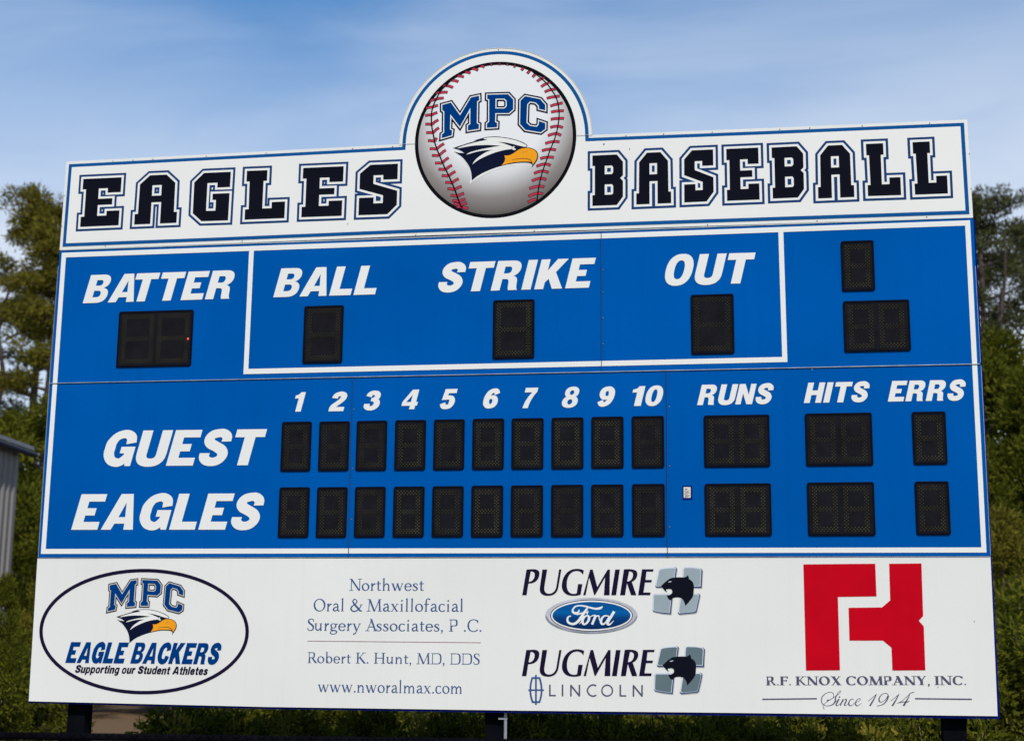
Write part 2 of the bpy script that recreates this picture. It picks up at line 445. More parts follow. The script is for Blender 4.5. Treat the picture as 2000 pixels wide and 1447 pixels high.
    g('u', .60, solid('M0 .73 L0 .18 C0 .04 .08 -.02 .20 -.02 C.29 -.02 .36 .03 .40 .10 L.40 0 L.60 0 L.60 .73 L.39 .73 L.39 .30 C.39 .20 .35 .15 .29 .15 C.23 .15 .21 .19 .21 .26 L.21 .73 Z'))
    g('n', .60, [(s, [(.60 - x, .71 - y) for x, y in p]) for s, p in G['u'][1]])
    g('p', .62, [(1, rect(0, -.26, .20, .73)), (1, sel(.34, .36, .28, .38, 2.2)), (-1, sel(.33, .36, .10, .22, 2.2))])
    g('d', .62, [(1, rect(.42, 0, .62, 1.0)), (1, sel(.28, .36, .28, .38, 2.2)), (-1, sel(.30, .36, .10, .22, 2.2))])
    g('g', .62, [(1, sel(.28, .37, .28, .37, 2.2)), (-1, sel(.30, .37, .10, .21, 2.2))] + [(1, rect(.42, 0, .62, .73))] + stroke([(.52, .02), (.49, -.14), (.32, -.20), (.12, -.16)], [.20, .17, .14, .14], 4))
    g('r', .42, [(1, rect(0, 0, .21, .73))] + stroke([(.14, .5), (.25, .62), (.43, .63)], [.16, .2, .2], 4))
    g('t', .40, [(1, rect(.10, .10, .30, .93)), (1, rect(0, .57, .42, .72))] + stroke([(.20, .14), (.27, .07), (.42, .075)], [.2, .16, .15], 4))
    g('i', .22, [(1, rect(0, 0, .21, .73)), (1, rect(0, .83, .21, 1.0))])
    g('l', .22, [(1, rect(0, 0, .21, 1.0))])
    g('h', .60, G['n'][1] + [(1, rect(0, 0, .205, 1.0))])
    g('e', .60, stroke([(.10, .38), (.50, .38), (.46, .58), (.30, .66), (.14, .56), (.10, .36), (.15, .14), (.31, .06), (.46, .10), (.52, .22)], [.12, .15, .19, .16, .19, .2, .19, .15, .16, .17], 5))
    g('s', .56, stroke([(.46, .52), (.40, .63), (.26, .655), (.13, .58), (.16, .45), (.38, .32), (.45, .19), (.36, .075), (.22, .06), (.10, .11), (.08, .22)], [.17, .16, .15, .18, .18, .19, .19, .15, .15, .16, .18], 5))
    return G
HEAVY = heavy()

# ------------------------------------------------------------------ serif
def serif(W=.115, T=.056, sl=.10, sh=.035, X=.62):
    G = {}
    def g(ch, w, s): G[ch] = (w, s)
    def ln(x0, y0, x1, y1, w): return [(1, [(x0 - w / 2, y0), (x0 + w / 2, y0), (x1 + w / 2, y1), (x1 - w / 2, y1)])]
    def bar(x0, x1, y, h): return [(1, rect(x0, y - h / 2, x1, y + h / 2))]
    def sf(x, y, l=None, h=None):
        l = l or (sl + W / 2); h = h or sh
        return [(1, rect(x - l, y if y < .3 else y - h, x + l, y + h if y < .3 else y))]
    def ring(cx, cy, rx, ry, tilt=0.12):
        return [(1, sel(cx, cy, rx, ry, 2.0, 40)), (-1, sel(cx, cy, rx - W, ry - T, 2.0, 36, tilt))]
    def bowl(x0, y0, y1, x1, w=None):
        w = w or W; h = y1 - y0; m_ = (x0 + x1) / 2 + .03
        return solid(f'M{x0} {y0} L{m_} {y0} C{x1} {y0} {x1} {y0+h*.25} {x1} {y0+h*.5} C{x1} {y0+h*.75} {x1} {y1} {m_} {y1} L{x0} {y1} Z',
                     f'M{x0} {y0+T} L{m_} {y0+T} C{x1-w} {y0+T} {x1-w} {y0+h*.3} {x1-w} {y0+h*.5} C{x1-w} {y0+h*.7} {x1-w} {y1-T} {m_} {y1-T} L{x0} {y1-T} Z')
    def arcst(cx, cy, rx, ry, a0, a1, th=W, n=12):
        pts, ws = [], []
        for k in range(n + 1):
            a = radians(a0 + (a1 - a0) * k / n)
            pts.append((cx + (rx - th * .5 * abs(cos(a))) * cos(a), cy + (ry - T / 2) * sin(a))); ws.append(T + (th - T) * abs(cos(a)) ** 1.5)
        return stroke(pts, ws, 3)
    g('N', .86, ln(.14, 0, .14, 1, T) + ln(.76, 0, .76, 1, T) + ln(.12, 1, .74, 0, W * 1.15) + sf(.14, 0) + sf(.10, 1, .10) + sf(.76, 1))
    g('O', .88, ring(.44, .5, .43, .52))
    g('M', 1.06, ln(.12, 0, .17, 1, T) + ln(.17, 1, .53, .0, W * 1.1) + ln(.53, .0, .88, 1, T) + ln(.87, 1, .92, 0, W) + sf(.12, 0) + sf(.92, 0) + sf(.12, 1, .09) + sf(.93, 1, .09))
    g('S', .58, stroke([(.48, .76), (.44, .93), (.30, .985), (.15, .93), (.11, .77), (.20, .62), (.36, .48), (.46, .33), (.43, .10), (.26, .012), (.10, .06), (.06, .25)], [T, T, T, W * .7, W, W * 1.05, W * 1.1, W * 1.05, W * .75, T, T, T], 5))
    g('A', .80, ln(.10, 0, .41, 1, T) + ln(.36, 1.02, .69, 0, W * 1.1) + bar(.20, .58, .34, T) + sf(.10, 0) + sf(.69, 0))
    g('P', .62, ln(.15, 0, .15, 1, W) + bowl(.15, .44, 1, .60) + sf(.15, 0) + sf(.08, 1, .08))
    g('C', .78, arcst(.45, .5, .43, .52, 42, 318) + ln(.745, .72, .745, .95, T) )
    g('R', .72, ln(.15, 0, .15, 1, W) + bowl(.15, .47, 1, .58) + [(1, [(.30, .49), (.43, .49), (.76, 0), (.60, 0)])] + sf(.15, 0) + sf(.68, 0, .09) + sf(.08, 1, .08))
    g('K', .78, ln(.15, 0, .15, 1, W) + ln(.20, .45, .62, 1, T) + [(1, [(.24, .55), (.36, .60), (.78, 0), (.62, 0)])] + sf(.15, 0) + sf(.15, 1) + sf(.62, 1) + sf(.70, 0, .10))
    g('H', .88, ln(.15, 0, .15, 1, W) + ln(.73, 0, .73, 1, W) + bar(.15, .73, .51, T) + sf(.15, 0) + sf(.15, 1) + sf(.73, 0) + sf(.73, 1))
    g('D', .84, ln(.15, 0, .15, 1, W) + bowl(.15, 0, 1, .82) + sf(.09, 1, .08) + sf(.09, 0, .08))
    g('F', .60, ln(.15, 0, .15, 1, W) + bar(.15, .58, 1 - T / 2, T) + bar(.15, .50, .52, T) + ln(.57, .78, .57, 1, T * 1.3) + ln(.49, .42, .49, .62, T) + sf(.15, 0) + sf(.08, 1, .08))
    g('X', .80, ln(.16, 1, .64, 0, W * 1.15) + ln(.12, 0, .66, 1, T) + sf(.16, 1) + sf(.64, 0) + sf(.12, 0, .10) + sf(.66, 1, .10))
    g('Y', .76, ln(.13, 1, .40, .44, W * 1.1) + ln(.40, .44, .66, 1, T) + ln(.40, 0, .40, .46, W) + sf(.40, 0) + sf(.13, 1) + sf(.66, 1, .09))
    g('I', .34, ln(.17, 0, .17, 1, W) + sf(.17, 0) + sf(.17, 1))
    g('o', .58, ring(.29, X / 2, .285, X / 2 + .015))
    def stem(x, y1=X): return ln(x, 0, x, y1, W * .86) + sf(x, 0, .10) + [(1, [(x - .11, y1 - .07), (x, y1 + .02), (x + W * .43, y1 + .02), (x, y1 - .07)])]
    def arch(x0, x1): return stroke([(x0, X * .62), (x0 + (x1 - x0) * .45, X * .93), (x1 - .02, X * .80), (x1, X * .5)], [T * .8, T * 1.5, W * .8, W * .86], 5) + ln(x1, 0, x1, X * .55, W * .86) + sf(x1, 0, .10)
    g('r', .40, stem(.14) + stroke([(.17, X * .6), (.28, X * .90), (.39, X * .92)], [T, T * 1.8, W * .9], 4))
    g('n', .66, stem(.14) + arch(.17, .50)); g('m', .98, stem(.14) + arch(.17, .48) + arch(.50, .82))
    g('h', .66, stem(.14, 1.04) + arch(.17, .50))
    g('t', .38, ln(.16, .08, .16, .80, W * .86) + bar(.02, .36, X - T / 2, T) + stroke([(.16, .12), (.20, .03), (.36, .06)], [W * .8, T * 1.3, T * .8], 4))
    g('w', .90, ln(.08, X, .28, 0, W) + ln(.28, 0, .46, X, T) + ln(.42, X, .62, 0, W) + ln(.62, 0, .80, X, T) + sf(.08, X, .09) + sf(.44, X, .08) + sf(.80, X, .08))
    g('e', .54, arcst(.28, X / 2, .27, X / 2 + .015, -35, -360, W, 12) + bar(.09, .53, X * .55, T))
    g('s', .44, stroke([(.37, .44), (.33, .575), (.22, .60), (.10, .53), (.12, .41), (.30, .27), (.36, .15), (.28, .03), (.15, .015), (.07, .06), (.05, .18)], [T, T, T, W * .8, W, W, W * .9, T, T, T, T], 5))
    g('l', .32, stem(.15, 1.06)); g('i', .32, stem(.15) + [(1, sel(.15, .88, .065, .065))])
    g('x', .60, ln(.10, X, .46, 0, W) + ln(.08, 0, .48, X, T) + sf(.12, X, .10) + sf(.46, 0, .10) + sf(.08, 0, .08) + sf(.48, X, .08))
    g('f', .40, ln(.16, 0, .16, .85, W * .86) + bar(.02, .36, X - T / 2, T) + sf(.16, 0, .10) + stroke([(.16, .80), (.20, .98), (.32, 1.05), (.44, .98)], [W * .86, W * .7, T * 1.2, W * .8], 4))
    g('c', .50, arcst(.28, X / 2, .27, X / 2 + .015, 45, 320, W, 12))
    g('u', .66, [(s, [(.64 - x, X - y) for x, y in p]) for s, p in G['n'][1]])
    g('a', .54, ln(.40, .05, .40, X * .72, W * .86) + stroke([(.40, X * .70), (.34, X * .96), (.20, X * .96), (.09, X * .78)], [W * .8, T * 1.5, T * 1.3, W * .7], 5) +
      stroke([(.40, X * .60), (.20, X * .50), (.09, .17), (.18, .03), (.38, .10)], [T, T * 1.3, W, T * 1.6, T], 5) + stroke([(.40, .10), (.44, .02), (.54, .05)], [W * .7, T * 1.2, T], 3))
    g('b', .62, ln(.14, 0, .14, 1.04, W * .86) + ring(.34, X / 2, .26, X / 2 + .01) + [(1, [(.03, .97), (.14, 1.06), (.18, 1.06), (.14, .97)])])
    g('g', .56, [(1, sel(.26, .42, .22, .21)), (-1, sel(.26, .42, .12, .17))] + stroke([(.40, .54), (.56, .58)], [T, T * 1.6], 2) +
      stroke([(.16, .24), (.08, .12), (.22, .04), (.44, .00), (.50, -.12), (.40, -.25), (.20, -.28), (.06, -.20), (.08, -.08), (.2, -.0)], [T, T * 1.5, W * .8, W * .8, W * .8, T, T, W * .7, T, T], 5))
    g('y', .58, ln(.10, X, .30, .02, W) + stroke([(.52, X), (.34, .10), (.22, -.20), (.06, -.27)], [T, T, T * 1.4, W * .9], 5) + sf(.10, X, .10) + sf(.52, X, .09))
    g(',', .22, [(1, sel(.10, .06, .065, .065))] + stroke([(.13, .06), (.12, -.08), (.04, -.18)], [W * .7, T, T * .6], 4))
    g('.', .22, [(1, sel(.11, .06, .068, .068))])
    g('&', .84, stroke([(.80, .52), (.66, .22), (.42, .02), (.20, .015), (.07, .18), (.12, .38), (.36, .58), (.48, .78), (.40, .96), (.28, .985), (.19, .84), (.28, .62), (.50, .34), (.70, .08), (.86, .02)],
                       [T, T * 1.2, T * 1.6, T * 1.6, W * .95, W * .8, T * 1.1, W * .7, T, T * 1.2, W * .8, W * 1.0, W * 1.2, W * 1.1, T * 1.3], 5) + sf(.80, .56, .10))
    return G
SERIF = serif()
SERIFB = serif(W=.20, T=.085, sl=.10, sh=.04)

def optima():
    pass

def word(font, s, xl, xr, base_l, base_r, top, slant=0.0, track=.08, space=.34, xw=None):
    """fit text between board abscissae; returns groups of shapes per glyph (holes stay with their own glyph)"""
    ul, ur = P(*xl)[0], P(*xr)[0]
    b0, b1 = P(*base_l), P(*base_r)
    vb = lambda u: b0[1] + (b1[1] - b0[1]) * (u - b0[0]) / (b1[0] - b0[0]) if abs(b1[0] - b0[0]) > 1e-6 else b0[1]
    t = P(*top); h = t[1] - vb(t[0])
    x = 0; gl = []
    prev = ''
    for ch in s:
        if prev + ch == 'AT' and font is HEAVY: x -= .26
        if prev and prev in 'SA' and ch.islower(): x -= .12
        prev = ch
        if ch == ' ': x += space; continue
        w, g = font[ch]
        gl.append([(sg, [(a + x, b) for a, b in p]) for sg, p in g]); x += w + track
    lo = lambda k: min(a * k + slant * h * b for G in gl for sg, p in G if sg > 0 for a, b in p)
    hi = lambda k: max(a * k + slant * h * b for G in gl for sg, p in G if sg > 0 for a, b in p)
    k = h
    for _ in range(25): k *= (ur - ul) / (hi(k) - lo(k)) if _ < 20 else 1
    l0 = lo(k)
    res = []
    for G in gl:
        res.append([(sg, [((ul + a * k + slant * h * b - l0), vb(ul + a * k) + b * h) for a, b in p]) for sg, p in G])
    return res

def text_layers(groups, m, h): return [(g, m, h) for g in groups]

# ------------------------------------------------------------------ solid helpers
def box_mesh(name, boxes):
    V, F = [], []
    for (x0, y0, z0, x1, y1, z1) in boxes:
        b = len(V)
        V += [(x0, y0, z0), (x1, y0, z0), (x1, y1, z0), (x0, y1, z0), (x0, y0, z1), (x1, y0, z1), (x1, y1, z1), (x0, y1, z1)]
        F += [[b, b + 3, b + 2, b + 1], [b + 4, b + 5, b + 6, b + 7], [b, b + 1, b + 5, b + 4], [b + 1, b + 2, b + 6, b + 5], [b + 2, b + 3, b + 7, b + 6], [b + 3, b, b + 4, b + 7]]
    me = bpy.data.meshes.new(name); me.from_pydata(V, [], F); me.update()
    return me

def prism(name, poly, yf, yb, parent, mat, label=None):
    """board-plane polygon with thickness from y=yf (front) to yb (back)"""
    poly = ccw(poly); n = len(poly)
    v, t = csg([(1, poly)])
    V = [(a, yf, b) for a, b in v]; F = [list(f) for f in t]; k = len(V)
    V += [(a, yb, b) for a, b in v]; F += [[i + k for i in f[::-1]] for f in t]
    b0 = len(V)
    for a, b in poly: V.append((a, yf, b)); V.append((a, yb, b))
    for i in range(n):
        j = (i + 1) % n
        F.append([b0 + 2 * i, b0 + 2 * i + 1, b0 + 2 * j + 1, b0 + 2 * j])
    me = bpy.data.meshes.new(name); me.from_pydata(V, [], F); me.update()
    o = link(name, me, parent, [mat])
    if label: o['label'] = label
    return o

def tube(path_, radii, sides=8):
    V, F = [], []
    pts = [Vector(p) for p in path_]
    for i, p in enumerate(pts):
        t = (pts[min(i + 1, len(pts) - 1)] - pts[max(i - 1, 0)]).normalized()
        a = t.orthogonal().normalized() if abs(t.z) < .99 else Vector((1, 0, 0)); a = (a - t * a.dot(t)).normalized(); b = t.cross(a)
        for k in range(sides):
            an = 2 * pi * k / sides
            V.append(tuple(p + (a * cos(an) + b * sin(an)) * radii[i]))
    for i in range(len(pts) - 1):
        for k in range(sides):
            k2 = (k + 1) % sides
            F.append([i * sides + k, i * sides + k2, (i + 1) * sides + k2, (i + 1) * sides + k])
    F.append(list(range(sides))[::-1]); F.append([(len(pts) - 1) * sides + k for k in range(sides)])
    return V, F

def mesh_of(name, parts):
    V, F = [], []
    for v, f in parts:
        b = len(V); V += v; F += [[i + b for i in q] for q in f]
    me = bpy.data.meshes.new(name); me.from_pydata(V, [], F); me.update()
    return me

# ================================================================== ground
def ground():
    n = 60; V, F = [], []
    R_ = [0, 4, 8, 12, 16, 20, 25, 30, 35, 40, 50, 60, 80, 110, 160, 250, 500, 1500]
    for r in R_:
        for k in range(n):
            a = 2 * pi * k / n
            V.append((2 + r * cos(a), r * sin(a), 0.0))
    for i in range(len(R_) - 1):
        for k in range(n):
            k2 = (k + 1) % n
            if i == 0: F.append([k + n, k2 + n, 0]) ; continue
            F.append([i * n + k, (i + 1) * n + k, (i + 1) * n + k2, i * n + k2])
    me = bpy.data.meshes.new('ground'); me.from_pydata(V, [], F); me.update()
    m = bpy.data.materials.new('ground_grass_and_pine_straw'); m.use_nodes = True
    t = m.node_tree; b = t.nodes['Principled BSDF']; b.inputs['Roughness'].default_value = 0.95; b.inputs['Specular IOR Level'].default_value = 0.1
    c = t.nodes.new('ShaderNodeTexCoord')
    n1_ = t.nodes.new('ShaderNodeTexNoise'); n1_.inputs['Scale'].default_value = 0.12; n1_.inputs['Detail'].default_value = 8
    n2_ = t.nodes.new('ShaderNodeTexNoise'); n2_.inputs['Scale'].default_value = 6; n2_.inputs['Detail'].default_value = 8
    r1 = t.nodes.new('ShaderNodeValToRGB'); r1.color_ramp.elements[0].color = (0.11, 0.068, 0.038, 1); r1.color_ramp.elements[1].color = (0.19, 0.125, 0.07, 1)
    r2 = t.nodes.new('ShaderNodeValToRGB'); r2.color_ramp.elements[0].color = (0.045, 0.06, 0.018, 1); r2.color_ramp.elements[1].color = (0.10, 0.11, 0.035, 1)
    mx_ = t.nodes.new('ShaderNodeMix'); mx_.data_type = 'RGBA'
    # mown grass of the field in front, straw-covered soil behind the board
    sx = t.nodes.new('ShaderNodeSeparateXYZ'); mr = t.nodes.new('ShaderNodeMapRange'); mr.inputs['From Min'].default_value = 10; mr.inputs['From Max'].default_value = 2
    t.links.new(c.outputs['Object'], sx.inputs[0]); t.links.new(sx.outputs['Y'], mr.inputs['Value'])
    t.links.new(c.outputs['Object'], n1_.inputs['Vector']); t.links.new(c.outputs['Object'], n2_.inputs['Vector'])
    t.links.new(n2_.outputs['Fac'], r1.inputs['Fac']); t.links.new(n2_.outputs['Fac'], r2.inputs['Fac'])
    t.links.new(mr.outputs['Result'], mx_.inputs['Factor']); t.links.new(r1.outputs['Color'], mx_.inputs['A']); t.links.new(r2.outputs['Color'], mx_.inputs['B'])
    t.links.new(mx_.outputs['Result'], b.inputs['Base Color'])
    o = link('ground', me, None, [m]); tag(o, kind='structure')
ground()

# ================================================================== scoreboard
SB = empty('scoreboard', (0, 0, 0))
tag(SB, 'large blue and white electronic baseball scoreboard on black posts', 'scoreboard')

# support posts
for px, w in ((139, .165), (964, .185), (1867, .19)):
    u = P(px, 1400)[0]
    me = box_mesh('support_post', [(u - w / 2, .10, -.3, u + w / 2, .26, 6.0)])
    link('support_post', me, SB, [M['post']])
uc = P(978, 1400)[0]
v_, f_ = tube([(uc + .03, .07, 0), (uc + .03, .07, 1.32)], [.014, .014], 10)
cd = link('conduit', mesh_of('conduit', [(v_, f_)]), SB, [M['conduit']])
link('clamp', box_mesh('clamp', [(uc - .03, .054, P(972, 1403)[1] - .008, uc + .047, .086, P(972, 1403)[1] + .008)]), cd, [M['conduit']])

# header outline: straight wings and a round hump
hump = [(781, 282), (782.5, 264), (787.7, 238.6), (798, 210.4), (813.2, 182.3), (836.3, 154.2), (864.4, 129.9), (895, 112), (933.5, 99.2), (974.4, 94.8),
        (1010, 97.4), (1040.9, 106.9), (1074, 123.5), (1102, 144), (1125.3, 168.2), (1140.6, 195), (1150.8, 220.7), (1155.5, 243), (1157, 264)]
HC = P(966.5, 275.5)
hp = [P(*p) for p in hump]
# least squares circle through the hump
def fit_circle(pts):
    n = len(pts); mx_ = sum(p[0] for p in pts) / n; my = sum(p[1] for p in pts) / n
    suu = svv = suv = suuu = svvv = suvv = svuu = 0
    for x, y in pts:
        u, v = x - mx_, y - my
        suu += u * u; svv += v * v; suv += u * v; suuu += u ** 3; svvv += v ** 3; suvv += u * v * v; svuu += v * u * u
    a, b, c, d = suu, suv, suv, svv; e, f = (suuu + suvv) / 2, (svvv + svuu) / 2
    det = a * d - b * c; uc_, vc_ = (e * d - b * f) / det, (a * f - e * c) / det
    return (mx_ + uc_, my + vc_), math.sqrt(uc_ ** 2 + vc_ ** 2 + (suu + svv) / n)
(cu, cv), CR = fit_circle(hp)
h_tl, h_tr, h_br, h_bl = P(130, 316), P(1889, 234), P(1900.5, 424.5), P(116.5, 488)
hl, hr = P(781, 282), P(1157, 264)
def arc_pts(r, z, n=64):
    """arc of the hump from left to right, ending at height z"""
    a0 = math.acos(max(-1, min(1, 0))); s = (z - cv) / r
    th = math.asin(max(-1, min(1, s)))
    return [(cu + r * cos(a), cv + r * sin(a)) for a in [pi - th + (th - (pi - th)) * k / n for k in range(n + 1)]]
arcp = [(cu + CR * cos(a), cv + CR * sin(a)) for a in [math.atan2(hl[1] - cv, hl[0] - cu) % (2 * pi) + ((math.atan2(hr[1] - cv, hr[0] - cu)) - (math.atan2(hl[1] - cv, hl[0] - cu) % (2 * pi))) * k / 72 for k in range(73)]]
header = [h_tl, P(455, 299.3)] + arcp + [P(1500, 250.5), h_tr, h_br, P(1320, 443.5), P(820, 460.3), P(440, 475.8), h_bl]
prism('header_panel', header, -.001, .05, SB, M['white'])
# blue border line (a ring between two insets), then white again
sheet([(erode(header, .029), M['stripe_blue'], 7.5), (erode(header, .0615), M['wvinyl'], 9)], 'border_stripe', SB, 'blue outline stripe around the white header panel')
# raised lip around the hump and the joint where it sits on the wings
lipo = [(cu + (CR + .004) * cos(a), cv + (CR + .004) * sin(a)) for a in [pi * k / 72 * 1.0 for k in range(73)]]
V_, F_ = [], []
for i, (a, b) in enumerate(arcp):
    dx, dy = (a - cu) / CR, (b - cv) / CR
    for (o1, yy) in ((.0005, -.004), (.0045, -.004), (.0045, .06), (.0005, .06)): V_.append((a + dx * o1, yy, b + dy * o1))
    if i:
        q = (i - 1) * 4
        for k in range(4): F_.append([q + k, q + (k + 1) % 4, q + 4 + (k + 1) % 4, q + 4 + k])
me = bpy.data.meshes.new('edge_trim'); me.from_pydata(V_, [], F_); link('edge_trim', me, SB, [M['alu_white']])
for a, b in (((781, 282.5), (813, 281.2)), ((1127, 265.5), (1157, 264))):
    a, b = P(*a), P(*b)
    me = box_mesh('panel_joint', [(a[0], -.0105, (a[1] + b[1]) / 2 - .0015, b[0], -.0085, (a[1] + b[1]) / 2 + .0015)]); link('panel_joint', me, SB, [M['alu']])

# ---- varsity letters of the header
VG = {
 'E': ([(0,0),(1,0),(1,.31),(.66,.31),(.66,.215),(.425,.215),(.425,.43),(.795,.43),(.795,.56),(.425,.56),(.425,.785),(.665,.785),(.665,.69),(1,.69),(1,1),(0,1),(0,.79),(.09,.79),(.09,.22),(0,.22)], []),
 'A': ([(0,1),(0,.785),(.075,.785),(.083,.18),(.31,0),(.70,0),(.917,.175),(.925,.775),(1,.775),(1,1),(.61,1),(.61,.56),(.382,.56),(.382,1)], [[(.382,.21),(.60,.21),(.60,.425),(.382,.425)]]),
 'G': ([(.26,0),(1,0),(1,.315),(.645,.315),(.645,.215),(.37,.215),(.37,.79),(.63,.79),(.63,.57),(.53,.57),(.53,.44),(1,.44),(1,1),(.26,1),(0,.83),(0,.19)], []),
 'L': ([(0,0),(.52,0),(.52,.22),(.435,.22),(.435,.785),(.665,.785),(.665,.66),(1,.66),(1,1),(0,1),(0,.79),(.09,.79),(.08,.22),(0,.22)], []),
 'S': ([(.27,0),(1,0),(1,.31),(.62,.31),(.62,.215),(.365,.215),(.365,.385),(1,.54),(1,.82),(.76,1),(0,1),(0,.655),(.385,.655),(.385,.775),(.63,.775),(.63,.62),(0,.475),(0,.17)], []),
 'B': ([(0,0),(.80,0),(1,.15),(1,.42),(.91,.47),(1,.53),(1,.84),(.80,1),(0,1),(0,.79),(.08,.79),(.08,.21),(0,.21)],
       [[(.405,.215),(.64,.215),(.68,.25),(.68,.35),(.64,.385),(.405,.385)], [(.405,.585),(.64,.585),(.68,.62),(.68,.76),(.64,.79),(.405,.79)]]),
}
za, zb, zc, zd = Z(100, 280, 5.263), Z(440, 280, 5.263), Z(1130, 240, 5.263), Z(1500, 220, 4.762)
letters = [('E', za, (333,370),(728,352),(695,845),(300,862)), ('A', za, (885,338),(1320,319),(1290,820),(855,838)), ('G', za, (1478,312),(1850,296),(1820,795),(1453,807)),
           ('L', zb, (225,287),(632,271),(610,772),(200,788)), ('E', zb, (803,257),(1220,239),(1198,748),(783,763)), ('S', zb, (1390,229),(1777,213),(1762,728),(1370,742)),
           ('B', zc, (143,340),(457,326),(457,845),(143,857)), ('A', zc, (594,316),(948,300),(953,828),(594,843)), ('S', zc, (1085,290),(1383,277),(1390,808),(1087,822)), ('E', zc, (1518,272),(1847,258),(1862,792),(1527,805)),
           ('B', zd, (33,328),(325,314),(337,790),(45,803)), ('A', zd, (455,314),(788,300),(803,788),(467,802)), ('L', zd, (910,295),(1218,282),(1238,770),(930,780)), ('L', zd, (1343,279),(1650,265),(1673,755),(1367,767))]
for ch, z, tl, tr, br, bl in letters:
    c4 = [Vector(z(p)) for p in (tl, tr, br, bl)]
    bil = lambda p: tuple((c4[0] * (1 - p[0]) + c4[1] * p[0]) * (1 - p[1]) + (c4[3] * (1 - p[0]) + c4[2] * p[0]) * p[1])
    pl, ho = VG[ch]
    pl = [bil(p) for p in pl]; ho = [[bil(p) for p in h] for h in ho]
    sheet([(off_layer([pl], ho, .0435), M['outline_blue'], 12), (off_layer([pl], ho, .0215), M['wvinyl'], 14.5), ([(1, pl)] + [(-1, h) for h in ho], M['black'], 17)], 'block_letter', SB)

# ---- baseball roundel
BC, BR = (0.0061, 7.0575 + DZ), .7614
mball = bpy.data.materials.new('baseball_print'); mball.use_nodes = True
t = mball.node_tree; b = t.nodes['Principled BSDF']; b.inputs['Roughness'].default_value = .45; b.inputs['Specular IOR Level'].default_value = .0
c = t.nodes.new('ShaderNodeTexCoord'); sub = t.nodes.new('ShaderNodeVectorMath'); sub.operation = 'DISTANCE'
sub.inputs[1].default_value = (BC[0] - .02, 0, BC[1] + .24)
mr = t.nodes.new('ShaderNodeMapRange'); mr.inputs['From Min'].default_value = 0; mr.inputs['From Max'].default_value = 1.0
rp = t.nodes.new('ShaderNodeValToRGB'); e = rp.color_ramp.elements
e[0].position = .50; e[0].color = (.78, .775, .765, 1); e[1].position = 1.0; e[1].color = (.085, .078, .068, 1)
k = rp.color_ramp.elements.new(.60); k.color = (.64, .63, .615, 1)
k = rp.color_ramp.elements.new(.80); k.color = (.27, .24, .225, 1)
t.links.new(c.outputs['Object'], sub.inputs[0]); t.links.new(sub.outputs['Value'], mr.inputs['Value']); t.links.new(mr.outputs['Result'], rp.inputs['Fac']); t.links.new(rp.outputs['Color'], b.inputs['Base Color'])
disc = lambda r, n=110: [(BC[0] + r * cos(2 * pi * k / n), BC[1] + r * sin(2 * pi * k / n)) for k in range(n)]
sheet([([(1, disc(BR))], M['ringblack'], 12), ([(1, disc(BR - .033))], mball, 14)], 'baseball_emblem', SB, 'round printed baseball with black rim')
def inball(shapes, r=BR - .026):
    res = []
    for s, p in shapes:
        res.append((s, [(BC[0] + (a - BC[0]) * min(1, r / max(1e-6, math.hypot(a - BC[0], b - BC[1]))), BC[1] + (b - BC[1]) * min(1, r / max(1e-6, math.hypot(a - BC[0], b - BC[1])))) for a, b in p]))
    return res
z3, z4, z5, z6 = Z(800, 100, 8.04), Z(960, 100, 8.04), Z(800, 260, 8.04), Z(960, 260, 8.04)
seamL = [z3(p) for p in [(860,330),(760,385),(690,430),(600,520),(500,620),(430,740),(380,850),(350,960),(345,1080),(350,1180),(370,1290)]] + [z5(p) for p in [(372,20),(400,160),(440,280),(490,400),(540,520),(600,640),(660,770),(710,890),(750,1000),(800,1140),(822,1175)]]
seamR = [z4(p) for p in [(610,300),(700,370),(800,450),(890,540),(960,640),(1010,720),(1045,830),(1062,950),(1060,1060),(1045,1180),(1020,1290)]] + [z6(p) for p in [(985,120),(930,250),(880,390),(840,500),(800,620),(770,730),(745,850),(730,950),(715,1080)]]
px = .00482
ST = []
for z, L3 in ((z3, [((980,280),(1080,310)),((870,335),(960,355)),((750,395),(855,415)),((660,465),(770,490)),((1110,238),(1180,260)),((1282,195),(1285,240))]),
              (z4, [((125,195),(125,232)),((250,200),(250,238)),((368,220),(358,270)),((505,262),(470,312)),((600,312),(560,362)),((688,362),(645,418))])):
    for a, bb in L3: ST.append([z(a), z(bb)])
